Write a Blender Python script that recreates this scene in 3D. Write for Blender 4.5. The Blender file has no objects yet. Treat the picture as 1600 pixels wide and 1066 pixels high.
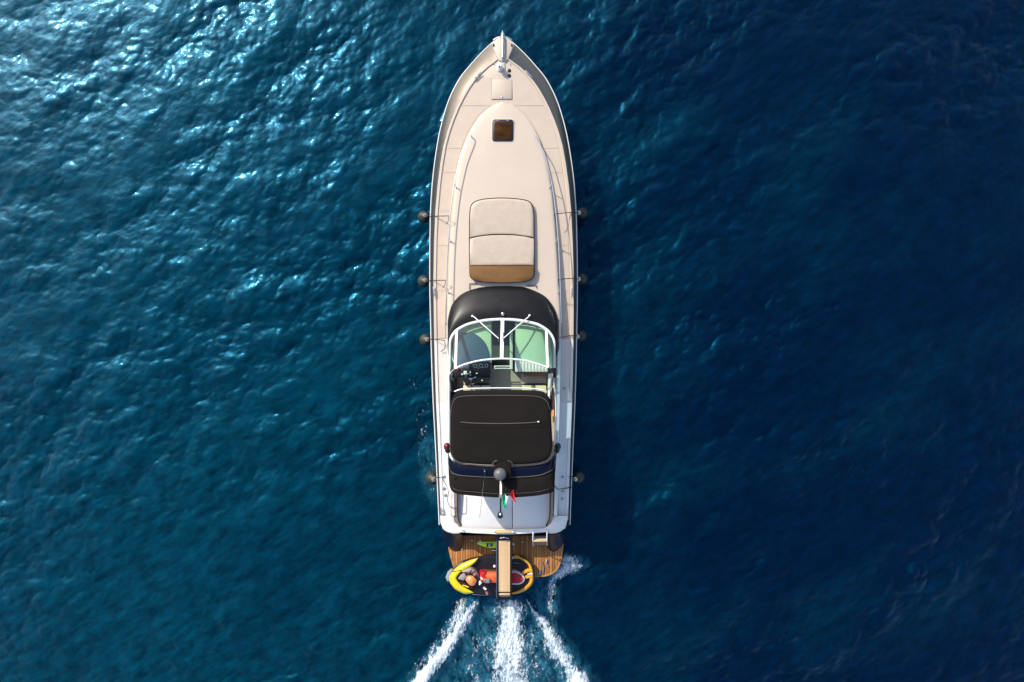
import bpy, bmesh, math, random
import numpy as np
from mathutils import Vector

random.seed(7)
C = bpy.context.scene.collection
SC = bpy.context.scene

# ------------------------------------------------------------------ camera, sky, sun, exposure
H = 22.8                     # drone height above the yacht's datum
WZ = -0.22                   # water level below that datum
HW = H - WZ
F = 1081.0                   # focal length in photo pixels (1600 wide)
cam = bpy.data.cameras.new('camera')
cam.sensor_width = 36.0
cam.lens = F / 1600.0 * 36.0
cam.clip_end = 6000.0
camo = bpy.data.objects.new('camera', cam)
camo.location = (0, 0, H)
camo.rotation_euler = (0, 0, 0)
C.objects.link(camo)
SC.camera = camo

SUN_ZEN = 50.0
SUN_AZ = math.atan2(0.73, -0.68)          # direction towards the sun in the xy plane
world = bpy.data.worlds.new('World')
SC.world = world
world.use_nodes = True
wn = world.node_tree.nodes; wl = world.node_tree.links
bg = wn.get('Background') or wn.new('ShaderNodeBackground')
sky = wn.new('ShaderNodeTexSky')
sky.sky_type = 'NISHITA'
sky.sun_disc = False
sky.sun_elevation = math.radians(90 - SUN_ZEN)
sky.sun_rotation = math.radians(90) - SUN_AZ
sky.air_density = 1.0
sky.dust_density = 1.6
sky.ozone_density = 0.7
wl.new(sky.outputs[0], bg.inputs[0])
bg.inputs[1].default_value = 0.138

sl = bpy.data.lights.new('sun', 'SUN')
sl.energy = 2.8
sl.angle = math.radians(0.6)
sl.color = (1.0, 0.93, 0.82)
suno = bpy.data.objects.new('sun', sl)
C.objects.link(suno)
sd = Vector((math.sin(math.radians(SUN_ZEN)) * math.cos(SUN_AZ),
             math.sin(math.radians(SUN_ZEN)) * math.sin(SUN_AZ),
             math.cos(math.radians(SUN_ZEN))))
suno.rotation_euler = sd.to_track_quat('Z', 'Y').to_euler()
suno.location = sd * 60

SC.view_settings.view_transform = 'Standard'
SC.view_settings.look = 'None'
SC.view_settings.exposure = 0.72
SC.view_settings.gamma = 1.0
SC.view_settings.use_curve_mapping = False


# ------------------------------------------------------------------ measuring helpers
def P(px, py, z):
    """world point of a photo pixel lying at height z"""
    k = (H - z) / F
    return ((px - 800.0) * k, (533.0 - py) * k, z)


def V(px, py, zref, z):
    """same plan position as the pixel seen at zref, at another height"""
    a = P(px, py, zref)
    return (a[0], a[1], z)


def xc(y):
    return 785.2 + (y - 50.0) * 0.0042


def curve(pts):
    xs = np.array([p[0] for p in pts], float); ys = np.array([p[1] for p in pts], float)
    h = np.diff(xs); d = np.diff(ys) / h
    m = np.zeros(len(xs)); m[0] = d[0]; m[-1] = d[-1]
    for i in range(1, len(xs) - 1):
        m[i] = 0 if d[i - 1] * d[i] <= 0 else 2 * d[i - 1] * d[i] / (d[i - 1] + d[i])

    def f(x):
        x = min(max(x, xs[0]), xs[-1])
        i = min(max(int(np.searchsorted(xs, x)) - 1, 0), len(h) - 1)
        t = (x - xs[i]) / h[i]
        return float((2*t**3-3*t**2+1)*ys[i] + (t**3-2*t**2+t)*h[i]*m[i] + (-2*t**3+3*t**2)*ys[i+1] + (t**3-t**2)*h[i]*m[i+1])
    return f


def spl(pts, n=6):
    """catmull-rom through points of any dimension (open)"""
    pts = [np.array(p, float) for p in pts]
    out = []
    for i in range(len(pts) - 1):
        p0 = pts[max(i-1, 0)]; p1 = pts[i]; p2 = pts[i+1]; p3 = pts[min(i+2, len(pts)-1)]
        for k in range(n):
            t = k / n
            out.append(tuple(0.5*((2*p1)+(-p0+p2)*t+(2*p0-5*p1+4*p2-p3)*t*t+(-p0+3*p1-3*p2+p3)*t**3)))
    out.append(tuple(pts[-1]))
    return out


def rrect(x0, y0, x1, y1, r, n=4):
    o = []
    for cx, cy, a in ((x1-r, y0+r, -90), (x1-r, y1-r, 0), (x0+r, y1-r, 90), (x0+r, y0+r, 180)):
        for k in range(n + 1):
            t = math.radians(a + 90 * k / n)
            o.append((cx + r*math.cos(t), cy + r*math.sin(t)))
    return o


# ------------------------------------------------------------------ mesh helpers
class M:
    def __init__(s): s.v = []; s.f = []

    def add(s, v, f):
        b = len(s.v); s.v += [tuple(p) for p in v]; s.f += [tuple(i + b for i in q) for q in f]; return s

    def loft(s, rows, close=False, cap0=False, cap1=False):
        n = len(rows[0]); v = [p for r in rows for p in r]; f = []
        for i in range(len(rows) - 1):
            for j in range(n if close else n - 1):
                k = (j + 1) % n
                f.append((i*n+j, i*n+k, (i+1)*n+k, (i+1)*n+j))
        if cap0: f.append(tuple(range(n - 1, -1, -1)))
        if cap1: f.append(tuple((len(rows)-1)*n + j for j in range(n)))
        return s.add(v, f)

    def tube(s, pts, r, seg=8, r1=None):
        pts = [Vector(p) for p in pts]; rows = []
        for i, p in enumerate(pts):
            t = (pts[min(i+1, len(pts)-1)] - pts[max(i-1, 0)]).normalized()
            up = Vector((0, 0, 1)) if abs(t.z) < 0.9 else Vector((1, 0, 0))
            a = t.cross(up).normalized(); b = a.cross(t)
            rr = r if r1 is None else r + (r1 - r) * i / (len(pts) - 1)
            rows.append([tuple(p + a*rr*math.cos(2*math.pi*k/seg) + b*rr*math.sin(2*math.pi*k/seg)) for k in range(seg)])
        return s.loft(rows, True, True, True)

    def box(s, x0, y0, z0, x1, y1, z1):
        v = [(x0,y0,z0),(x1,y0,z0),(x1,y1,z0),(x0,y1,z0),(x0,y0,z1),(x1,y0,z1),(x1,y1,z1),(x0,y1,z1)]
        return s.add(v, [(3,2,1,0),(4,5,6,7),(0,1,5,4),(1,2,6,5),(2,3,7,6),(3,0,4,7)])

    def slab(s, out, z0, z1, bev=0.01):
        """outline in pixels seen at z1, vertical sides, softened top edge"""
        o = [P(x, y, z1) for x, y in out]
        return s.slabw([(p[0], p[1]) for p in o], z0, z1, bev)

    def slabw(s, o, z0, z1, bev=0.01):
        n = len(o); ins = []
        area = sum(o[i][0]*o[(i+1) % n][1] - o[(i+1) % n][0]*o[i][1] for i in range(n))
        sg = 1 if area > 0 else -1
        for i in range(n):
            a = Vector(o[i-1]); b = Vector(o[i]); c = Vector(o[(i+1) % n])
            e = ((b-a).normalized() + (c-b).normalized())
            if e.length < 1e-6: e = (c - b)
            e.normalize()
            ins.append(Vector((-e.y, e.x)) * sg)
        r = [[(o[i][0], o[i][1], z0) for i in range(n)], [(o[i][0], o[i][1], z1-bev) for i in range(n)]]
        for q in (0.3, 1.0):
            hh = bev * (0.7 if q == 0.3 else 1.0)
            r.append([(o[i][0]+ins[i].x*bev*q, o[i][1]+ins[i].y*bev*q, z1-bev+hh) for i in range(n)])
        return s.loft(r, True, True, True)

    def pillow(s, out, z0, z1, edge=0.1, crown=0.03):
        o = [P(x, y, z1) for x, y in out]
        cx = sum(p[0] for p in o)/len(o); cy = sum(p[1] for p in o)/len(o)
        rows = []
        for k, zz in ((1.0, z0), (1.0, z1-edge*.6), (.985, z1-edge*.22), (.95, z1-edge*.03), (.86, z1), (.6, z1+crown*.6), (.3, z1+crown*.9), (.02, z1+crown)):
            rows.append([(cx+(p[0]-cx)*k, cy+(p[1]-cy)*k, zz) for p in o])
        return s.loft(rows, True, True, True)

    def ball(s, c, r, seg=20, rings=12, lo=-90, hi=90):
        rx, ry, rz = r if hasattr(r, '__len__') else (r, r, r); rows = []
        for i in range(rings + 1):
            t = math.radians(lo + (hi - lo) * i / rings)
            ct = max(math.cos(t), 1e-4)
            rows.append([(c[0]+rx*ct*math.cos(2*math.pi*j/seg), c[1]+ry*ct*math.sin(2*math.pi*j/seg), c[2]+rz*math.sin(t)) for j in range(seg)])
        return s.loft(rows, True, True, True)

    def lathe(s, c, prof, seg=16, axis=(0, 0, 1)):
        ax = Vector(axis).normalized()
        up = Vector((0, 1, 0)) if abs(ax.y) < 0.9 else Vector((1, 0, 0))
        a = ax.cross(up).normalized(); b = ax.cross(a); c = Vector(c)
        rows = [[tuple(c + ax*h + (a*math.cos(2*math.pi*k/seg) + b*math.sin(2*math.pi*k/seg))*r) for k in range(seg)] for r, h in prof]
        return s.loft(rows, True, True, True)


def world_origin(o):
    p = Vector((0, 0, 0))
    while o is not None:
        p += o.location; o = o.parent
    return p


def obj(name, m, mat, parent=None, smooth=35, at=None, kind=None, label=None, recalc=True):
    me = bpy.data.meshes.new(name)
    if parent is None and at is None:
        xs = [p[0] for p in m.v]; ys = [p[1] for p in m.v]; zs = [p[2] for p in m.v]
        at = (sum(xs)/len(xs), sum(ys)/len(ys), min(zs))
    org = world_origin(parent) if parent is not None else Vector(at)
    me.from_pydata([(p[0]-org.x, p[1]-org.y, p[2]-org.z) for p in m.v], [], m.f)
    if recalc:
        b = bmesh.new(); b.from_mesh(me)
        bmesh.ops.remove_doubles(b, verts=b.verts, dist=1e-5)
        bmesh.ops.recalc_face_normals(b, faces=b.faces)
        b.to_mesh(me); b.free()
    me.polygons.foreach_set('use_smooth', [True]*len(me.polygons))
    me.set_sharp_from_angle(angle=math.radians(smooth))
    me.materials.append(mat)
    o = bpy.data.objects.new(name, me)
    if parent is None: o.location = org
    o.parent = parent
    C.objects.link(o)
    if kind: o['kind'] = kind
    if label: o['label'] = label
    return o


def thing(name, label, cat, at, group=None):
    o = bpy.data.objects.new(name, None)
    o.empty_display_size = 0.3
    o.location = at; o['label'] = label; o['category'] = cat
    if group: o['group'] = group
    C.objects.link(o)
    return o


# ------------------------------------------------------------------ materials
def mat(name, col, rough=0.5, metal=0.0, var=0.0, vscale=6.0, bump=0.0, bscale=200.0, spec=0.5, coat=0.0, col2=None, stretch=None):
    m = bpy.data.materials.new(name); m.use_nodes = True
    nt = m.node_tree; b = nt.nodes['Principled BSDF']
    b.inputs['Base Color'].default_value = (*col, 1); b.inputs['Roughness'].default_value = rough
    b.inputs['Metallic'].default_value = metal
    b.inputs['Specular IOR Level'].default_value = spec
    b.inputs['Coat Weight'].default_value = coat; b.inputs['Coat Roughness'].default_value = 0.08
    tc = nt.nodes.new('ShaderNodeTexCoord'); mp = nt.nodes.new('ShaderNodeMapping')
    nt.links.new(tc.outputs['Object'], mp.inputs[0])
    if stretch: mp.inputs['Scale'].default_value = stretch
    if var or col2:
        n = nt.nodes.new('ShaderNodeTexNoise'); n.inputs['Scale'].default_value = vscale
        n.inputs['Detail'].default_value = 6; n.inputs['Roughness'].default_value = 0.65
        nt.links.new(mp.outputs[0], n.inputs['Vector'])
        r = nt.nodes.new('ShaderNodeValToRGB')
        r.color_ramp.elements[0].position = 0.3; r.color_ramp.elements[1].position = 0.7
        c2 = col2 or tuple(c*(1-var) for c in col)
        r.color_ramp.elements[0].color = (*c2, 1); r.color_ramp.elements[1].color = (*col, 1)
        nt.links.new(n.outputs['Fac'], r.inputs[0]); nt.links.new(r.outputs[0], b.inputs['Base Color'])
        mr = nt.nodes.new('ShaderNodeMapRange'); mr.inputs['To Min'].default_value = max(rough-0.08, 0.02); mr.inputs['To Max'].default_value = rough+0.1
        nt.links.new(n.outputs['Fac'], mr.inputs['Value']); nt.links.new(mr.outputs[0], b.inputs['Roughness'])
    if bump:
        n = nt.nodes.new('ShaderNodeTexNoise'); n.inputs['Scale'].default_value = bscale; n.inputs['Detail'].default_value = 3
        nt.links.new(mp.outputs[0], n.inputs['Vector'])
        bp = nt.nodes.new('ShaderNodeBump'); bp.inputs['Strength'].default_value = bump; bp.inputs['Distance'].default_value = 0.01
        nt.links.new(n.outputs['Fac'], bp.inputs['Height']); nt.links.new(bp.outputs[0], b.inputs['Normal'])
    return m


GEL = mat('gelcoat_cream', (0.56, 0.46, 0.365), 0.5, var=0.05, vscale=1.3)
NONSKID = mat('nonskid_cream', (0.565, 0.455, 0.353), 0.6, var=0.10, vscale=2.2, bump=0.25, bscale=160)
WHITE = mat('gelcoat_white', (0.77, 0.75, 0.715), 0.3, var=0.04, vscale=2.0)
OFFWHITE = mat('gelcoat_off_white', (0.70, 0.645, 0.58), 0.4, var=0.06, vscale=2.0)
NAVY = mat('hull_metallic_paint', (0.185, 0.16, 0.135), 0.3, metal=0.85, var=0.08, vscale=1.5)
NAVYHULL = mat('navy_topside_paint', (0.005, 0.008, 0.024), 0.35, var=0.2, vscale=2.0, coat=0.15)
CHROME = mat('stainless_steel', (0.72, 0.72, 0.72), 0.22, metal=1.0, var=0.1, vscale=30)
WMETAL = mat('white_painted_metal', (0.74, 0.73, 0.72), 0.25)
COWL = mat('dark_cowl_paint', (0.007, 0.006, 0.0065), 0.36, var=0.3, vscale=3.0, coat=0.0, spec=0.3)
CANVAS = mat('dark_brown_canvas', (0.014, 0.0108, 0.0096), 0.9, var=0.35, vscale=2.4, bump=0.4, bscale=420, spec=0.15)
PIPING = mat('grey_piping', (0.085, 0.075, 0.066), 0.6)
ARCHM = mat('navy_arch_paint', (0.003, 0.005, 0.018), 0.3, spec=0.2)
CUSH = mat('cream_cushion_vinyl', (0.51, 0.415, 0.32), 0.55, var=0.13, vscale=5.0, bump=0.5, bscale=9)
TAN = mat('tan_brown_vinyl', (0.21, 0.098, 0.026), 0.5, var=0.18, vscale=6.0)
TANT = mat('tan_trim', (0.33, 0.245, 0.17), 0.55, var=0.2, vscale=8)
BLACK = mat('black_plastic', (0.008, 0.008, 0.01), 0.35, var=0.2, vscale=20)
RUBBER = mat('weathered_black_rubber', (0.012, 0.0125, 0.011), 0.5, vscale=9, col2=(0.045, 0.048, 0.032), bump=0.3, bscale=40)
ROPE = mat('dark_rope', (0.035, 0.028, 0.03), 0.8)
PALE = mat('pale_eye', (0.72, 0.66, 0.55), 0.5)
TEAK = [mat('teak_' + n, c, 0.6, var=0.4, vscale=5.0, stretch=(14, 1.2, 3), bump=0.2, bscale=30)
        for n, c in (('warm', (0.52, 0.21, 0.05)), ('mid', (0.43, 0.16, 0.036)), ('pale', (0.57, 0.25, 0.066)))]
CAULK = mat('black_caulk', (0.018, 0.013, 0.010), 0.8)
TREAD = mat('pale_teak_tread', (0.68, 0.47, 0.25), 0.6, var=0.12, vscale=12, stretch=(1.5, 6, 1))
WINDOWM = mat('brown_tinted_pane', (0.016, 0.007, 0.003), 0.1, col2=(0.075, 0.03, 0.006), vscale=1.8, stretch=(1, 2.2, 1), spec=0.12)
CARPET = mat('grey_brown_carpet', (0.46, 0.40, 0.33), 0.95, var=0.3, vscale=30)
DASHC = mat('dash_cream', (0.74, 0.74, 0.66), 0.6)
DASHB = mat('dash_black', (0.004, 0.004, 0.006), 0.4)
WOODB = mat('varnished_shelf', (0.30, 0.12, 0.03), 0.35, var=0.25, vscale=8, stretch=(1, 8, 1))
SEATC = mat('beige_seat_vinyl', (0.78, 0.66, 0.42), 0.55, var=0.1)
GREYV = mat('grey_vinyl', (0.20, 0.19, 0.18), 0.6, var=0.1)
DOME = mat('radar_dome_grey', (0.115, 0.11, 0.118), 0.4, var=0.1)
YELLOW = mat('yellow_gelcoat', (0.87, 0.62, 0.004), 0.25, var=0.06, vscale=5, coat=0.4)
AMBER = mat('amber_gelcoat', (0.80, 0.38, 0.03), 0.35, var=0.15, vscale=14)
ORANGE = mat('orange_vinyl', (0.78, 0.17, 0.04), 0.45, vscale=7, col2=(0.72, 0.09, 0.02))
RED = mat('red_vinyl', (0.55, 0.012, 0.02), 0.4, var=0.2)
MESHG = mat('grey_fairing', (0.33, 0.28, 0.27), 0.4, var=0.25, vscale=25)
SKI = mat('ski_black', (0.009, 0.008, 0.013), 0.4, var=0.2)
PINK = mat('faded_red_grip', (0.45, 0.15, 0.13), 0.6)
LIME = mat('lime_foam', (0.62, 0.88, 0.06), 0.5, var=0.07)
FGREEN = mat('flag_green', (0.0, 0.42, 0.17), 0.8)
FWHITE = mat('flag_white', (0.8, 0.8, 0.78), 0.8)
FRED = mat('flag_red', (0.70, 0.01, 0.015), 0.8)
REDL = mat('red_lens', (0.12, 0.008, 0.012), 0.15)
GREENL = mat('dark_green_lens', (0.006, 0.02, 0.014), 0.15)


def glass(name, tint, rough=0.02):
    m = bpy.data.materials.new(name); m.use_nodes = True
    nt = m.node_tree; nt.nodes.remove(nt.nodes['Principled BSDF'])
    out = nt.nodes['Material Output']
    tr = nt.nodes.new('ShaderNodeBsdfTransparent'); tr.inputs[0].default_value = (*tint, 1)
    gl = nt.nodes.new('ShaderNodeBsdfGlossy'); gl.inputs['Roughness'].default_value = rough
    fr = nt.nodes.new('ShaderNodeFresnel'); fr.inputs[0].default_value = 1.5
    mx = nt.nodes.new('ShaderNodeMixShader')
    nt.links.new(fr.outputs[0], mx.inputs[0]); nt.links.new(tr.outputs[0], mx.inputs[1]); nt.links.new(gl.outputs[0], mx.inputs[2])
    nt.links.new(mx.outputs[0], out.inputs[0])
    return m


GLASS = glass('green_tinted_glass', (0.62, 0.87, 0.68))
SIDEGLASS = glass('blue_side_glass', (0.45, 0.6, 0.75))


# ------------------------------------------------------------------ noise
def _hash(ix, iy, seed):
    h = (ix.astype(np.int64)*374761393 + iy.astype(np.int64)*668265263 + seed*974634777) & 0xffffffff
    h = ((h ^ (h >> 13)) * 1274126177) & 0xffffffff
    return ((h ^ (h >> 16)) & 0xffff) / 65535.0


def vnoise(x, y, seed):
    ix = np.floor(x); iy = np.floor(y); fx = x-ix; fy = y-iy
    fx = fx*fx*(3-2*fx); fy = fy*fy*(3-2*fy)
    a = _hash(ix, iy, seed); b = _hash(ix+1, iy, seed); c = _hash(ix, iy+1, seed); d = _hash(ix+1, iy+1, seed)
    return a*(1-fx)*(1-fy)+b*fx*(1-fy)+c*(1-fx)*fy+d*fx*fy


def fbm(x, y, seed, octs=5, gain=0.55):
    s = 0; a = 1; t = 0
    for o in range(octs):
        th = 0.6*o; c, q = math.cos(th), math.sin(th)
        s = s + a*vnoise((x*c-y*q)*2**o + 17.3*o, (x*q+y*c)*2**o - 9.1*o, seed+o); t += a; a *= gain
    return s/t


# ------------------------------------------------------------------ wake maps, in photo pixels at the water
def lerp_tab(y, tab, col):
    return np.interp(y, [t[0] for t in tab], [t[col] for t in tab])


STREAKS = [   # y, centre x, half width, strength
    [(925, 749, 4, 0.0), (938, 744, 9, .75), (962, 728, 15, .95), (1000, 704, 18, 1.12), (1035, 677, 19, 1.2), (1066, 651, 20, 1.25), (1110, 614, 24, 1.2), (1250, 500, 30, .9), (1300, 460, 40, 0)],
    [(930, 797, 16, .3), (940, 797, 23, .95), (960, 795, 28, 1.02), (1000, 796, 36, 1.04), (1030, 796, 40, 1.0), (1066, 797, 44, 1.0), (1120, 798, 46, .9), (1300, 800, 60, .7)],
    [(934, 822, 2, .5), (952, 832, 4, .75), (966, 846, 14, .9), (1000, 862, 23, .9), (1035, 885, 26, .9), (1066, 905, 29, .92), (1110, 935, 28, 1.0), (1250, 1030, 34, .8), (1300, 1060, 40, 0)],
    [(862, 885, 3, .0), (872, 889, 24, .74), (884, 890, 29, .82), (894, 878, 22, .86), (906, 863, 11, .75), (930, 861, 9, .6), (955, 862, 11, .55), (975, 862, 8, 0)],
]
LEFTSPRAY = [(925, 722, 10, 0.0), (936, 722, 17, .62), (960, 716, 17, .62), (1000, 690, 16, .55), (1066, 634, 14, .5), (1200, 520, 14, .3)]
INNER = [(928, 790, 42, .0), (940, 790, 48, .42), (1000, 792, 80, .46), (1066, 792, 105, .45), (1300, 800, 160, .3)]


def band(px, py, tab, p=1.0):
    c = lerp_tab(py, tab, 1); w = lerp_tab(py, tab, 2); a = lerp_tab(py, tab, 3)
    d = np.clip(1 - np.abs(px-c)/w, 0, 1)
    return a * d**p * (py >= tab[0][0]) * (py <= tab[-1][0])


def aeration_hull_light(px, py):
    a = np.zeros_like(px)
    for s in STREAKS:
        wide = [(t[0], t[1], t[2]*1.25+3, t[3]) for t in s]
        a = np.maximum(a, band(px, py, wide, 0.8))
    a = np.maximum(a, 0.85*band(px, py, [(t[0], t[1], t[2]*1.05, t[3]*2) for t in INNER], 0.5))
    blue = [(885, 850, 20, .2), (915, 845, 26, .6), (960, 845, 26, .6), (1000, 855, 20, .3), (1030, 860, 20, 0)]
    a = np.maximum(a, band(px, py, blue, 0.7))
    side = [(660, 668, 14, 0), (700, 671, 18, .3), (745, 672, 22, .4), (775, 676, 16, .2), (800, 680, 14, 0)]  # turquoise light off the port hull, painted into the water colour
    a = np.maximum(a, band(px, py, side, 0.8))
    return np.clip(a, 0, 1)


# ------------------------------------------------------------------ water: one sheet of wind waves
N = 1024; L = 47.0
rng = np.random.default_rng(11)
kk = np.fft.fftfreq(N, L/N)*2*np.pi
KX, KY = np.meshgrid(kk, kk)          # rows = y
K = np.hypot(KX, KY); K[0, 0] = 1e9
WD = math.radians(122)                # travel direction of the wind waves
TH = np.arctan2(KY, KX) - WD
kp = 2*np.pi/4.6
S = np.exp(-(kp/K)**2) * K**-3.56 * (0.22 + 0.78*np.cos(TH)**2)
S *= np.exp(-(K/(2*np.pi/0.10))**2)
spec = np.sqrt(S)*(rng.standard_normal((N, N)) + 1j*rng.standard_normal((N, N)))
spec[0, 0] = 0
hgt = np.fft.ifft2(spec).real
sx = np.fft.ifft2(1j*KX*spec).real; sy = np.fft.ifft2(1j*KY*spec).real
SLOPE = 0.147
sc_ = SLOPE/np.sqrt((sx**2+sy**2).mean())
hgt = hgt*sc_
dx = np.fft.ifft2(-1j*KX/K*spec).real*sc_; dy = np.fft.ifft2(-1j*KY/K*spec).real*sc_
# patches of rougher and calmer water
gx = (np.arange(N)-N/2)*(L/N); gy = gx.copy()
GX, GY = np.meshgrid(gx, gy)
ca, sa = math.cos(math.radians(35)), math.sin(math.radians(35))
patch = fbm((GX*ca+GY*sa)*0.16, (-GX*sa+GY*ca)*0.42, 5, 4)
patch = 0.42 + 1.15*np.clip((patch-0.3)/0.4, 0, 1)
hgt *= patch; dx *= patch; dy *= patch
hgt = hgt*1.0
ym = 15.0
rows_i = np.where(np.abs(gy) <= ym)[0]
GX = GX[rows_i]; GY = GY[rows_i]; hgt = hgt[rows_i]; dx = dx[rows_i]; dy = dy[rows_i]
x0e, x1e, y0e, y1e = GX[0, 0], GX[0, -1], GY[0, 0], GY[-1, 0]
edge = np.minimum(np.minimum(GX-x0e, x1e-GX), np.minimum(GY-y0e, y1e-GY))
fade = np.clip(edge/2.0, 0, 1); fade = fade*fade*(3-2*fade)
PXW = GX*F/HW+800; PYW = 533-GY*F/HW
AER_LIGHT = aeration_hull_light(PXW, PYW)
turb = (fbm(GX*2.2, GY*1.3, 40, 4)-0.5)*0.16*np.clip(AER_LIGHT*1.3, 0, 1)*(PYW > 850)
ridge = np.zeros_like(AER_LIGHT)
for s_, hh in ((STREAKS[0], .09), (STREAKS[1], .07), (STREAKS[2], .09)):
    ridge = np.maximum(ridge, hh*np.clip(band(PXW, PYW, [(t[0], t[1], t[2]*1.6, t[3]) for t in s_], 1.0), 0, 1))
hgt = (hgt + turb + ridge)*fade
CH = 0.9
VX = GX + CH*dx*fade; VY = GY + CH*dy*fade; VZ = hgt - (1-fade)*0.0
nr, nc = VX.shape
co = np.stack([VX, VY, VZ], -1).reshape(-1, 3)
ii = np.arange(nr*nc).reshape(nr, nc)
quads = np.stack([ii[:-1, :-1], ii[:-1, 1:], ii[1:, 1:], ii[1:, :-1]], -1).reshape(-1, 4)
# outer ring to the horizon
bnd = np.concatenate([ii[0, :-1], ii[:-1, -1], ii[-1, :0:-1], ii[:0:-1, 0]])
nb = len(bnd); base = len(co); rings = [bnd]
extra = []
for sc2 in (1.6, 3, 8, 30, 110):
    extra.append(co[bnd]*np.array([sc2, sc2, 0]))
    rings.append(np.arange(nb)+base+nb*(len(extra)-1))
co = np.concatenate([co]+extra)
for a, b in zip(rings[:-1], rings[1:]):
    q = np.stack([a, b, np.roll(b, -1), np.roll(a, -1)], -1)
    quads = np.concatenate([quads, q])
wm = bpy.data.meshes.new('water')
wm.vertices.add(len(co)); wm.vertices.foreach_set('co', co.astype(np.float32).ravel())
wm.loops.add(len(quads)*4); wm.loops.foreach_set('vertex_index', quads.astype(np.int32).ravel())
wm.polygons.add(len(quads)); wm.polygons.foreach_set('loop_start', np.arange(0, len(quads)*4, 4, dtype=np.int32))
wm.update(calc_edges=True)
wm.polygons.foreach_set('use_smooth', np.ones(len(quads), bool))
at_ = wm.attributes.new('aeration_hull_light', 'FLOAT', 'POINT')
av = np.zeros(len(co), np.float32); av[:nr*nc] = AER_LIGHT.ravel(); at_.data.foreach_set('value', av)

WAT = bpy.data.materials.new('sea_water'); WAT.use_nodes = True
nt = WAT.node_tree; nd = nt.nodes; lk = nt.links
pb = nd['Principled BSDF']; out = nd['Material Output']
tc = nd.new('ShaderNodeTexCoord')


def noise_node(scale, detail, rough=0.6, rot=0.0, scl=(1, 1, 1)):
    mp = nd.new('ShaderNodeMapping'); mp.vector_type = 'TEXTURE'; mp.inputs['Scale'].default_value = tuple(1/q for q in scl); mp.inputs['Rotation'].default_value = (0, 0, -rot)
    lk.new(tc.outputs['Object'], mp.inputs[0])
    n = nd.new('ShaderNodeTexNoise'); n.inputs['Scale'].default_value = scale; n.inputs['Detail'].default_value = detail
    n.inputs['Roughness'].default_value = rough
    lk.new(mp.outputs[0], n.inputs['Vector'])
    return n


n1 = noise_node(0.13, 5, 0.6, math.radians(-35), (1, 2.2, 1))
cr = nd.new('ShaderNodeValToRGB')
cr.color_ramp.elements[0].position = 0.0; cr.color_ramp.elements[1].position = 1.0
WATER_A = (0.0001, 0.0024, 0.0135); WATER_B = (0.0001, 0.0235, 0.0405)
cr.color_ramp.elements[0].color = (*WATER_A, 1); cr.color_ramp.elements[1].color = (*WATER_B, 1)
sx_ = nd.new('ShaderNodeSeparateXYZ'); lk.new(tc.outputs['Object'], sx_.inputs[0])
glint_grad = nd.new('ShaderNodeMapRange')          # sunward brightening put into the colour: navy to starboard, teal to port
glint_grad.inputs['From Min'].default_value = 8.0; glint_grad.inputs['From Max'].default_value = -11.0
lk.new(sx_.outputs['X'], glint_grad.inputs['Value'])
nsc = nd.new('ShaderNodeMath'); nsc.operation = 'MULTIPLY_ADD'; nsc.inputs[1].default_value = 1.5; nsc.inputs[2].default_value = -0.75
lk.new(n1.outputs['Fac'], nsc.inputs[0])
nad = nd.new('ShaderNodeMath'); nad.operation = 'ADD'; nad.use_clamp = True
lk.new(glint_grad.outputs[0], nad.inputs[0]); lk.new(nsc.outputs[0], nad.inputs[1])
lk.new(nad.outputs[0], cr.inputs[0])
atn = nd.new('ShaderNodeAttribute'); atn.attribute_name = 'aeration_hull_light'
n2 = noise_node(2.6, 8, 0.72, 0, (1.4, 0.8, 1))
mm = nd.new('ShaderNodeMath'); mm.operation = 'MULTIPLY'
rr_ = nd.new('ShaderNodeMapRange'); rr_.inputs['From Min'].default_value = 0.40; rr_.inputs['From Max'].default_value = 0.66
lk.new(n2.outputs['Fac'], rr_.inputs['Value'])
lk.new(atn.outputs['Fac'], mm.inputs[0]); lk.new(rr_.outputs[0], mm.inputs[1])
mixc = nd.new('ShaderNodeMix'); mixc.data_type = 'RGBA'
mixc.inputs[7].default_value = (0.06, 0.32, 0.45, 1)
n4 = noise_node(1.7, 8, 0.72, math.radians(-33), (0.8, 1.9, 1))  # ripple highlights and dark troughs painted as streaks along the crests
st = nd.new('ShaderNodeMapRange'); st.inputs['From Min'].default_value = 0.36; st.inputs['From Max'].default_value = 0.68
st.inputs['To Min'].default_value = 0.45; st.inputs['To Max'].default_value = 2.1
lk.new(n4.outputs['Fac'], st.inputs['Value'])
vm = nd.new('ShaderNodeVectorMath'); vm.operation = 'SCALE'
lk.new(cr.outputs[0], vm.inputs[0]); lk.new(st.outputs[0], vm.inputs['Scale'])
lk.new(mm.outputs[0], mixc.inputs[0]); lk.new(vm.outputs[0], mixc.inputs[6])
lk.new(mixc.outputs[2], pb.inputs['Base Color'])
pb.inputs['Roughness'].default_value = 0.35
pb.inputs['Subsurface Weight'].default_value = 0.85
pb.inputs['Subsurface Radius'].default_value = (0.3, 0.7, 1.0)
pb.inputs['Subsurface Scale'].default_value = 2.6
pb.inputs['IOR'].default_value = 1.33
pb.inputs['Specular IOR Level'].default_value = 0.76
pb.inputs['Specular Tint'].default_value = (0.0, 0.50, 0.97, 1)
n3 = noise_node(7.0, 3, 0.6, math.radians(-33), (1, 1.9, 1))
bp = nd.new('ShaderNodeBump'); bp.inputs['Strength'].default_value = 0.22; bp.inputs['Distance'].default_value = 0.03
lk.new(n3.outputs['Fac'], bp.inputs['Height'])
lk.new(bp.outputs[0], pb.inputs['Normal'])
gl = nd.new('ShaderNodeBsdfGlossy'); gl.inputs[0].default_value = (0.26, 0.76, 1.0, 1); gl.inputs['Roughness'].default_value = 0.055
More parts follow.
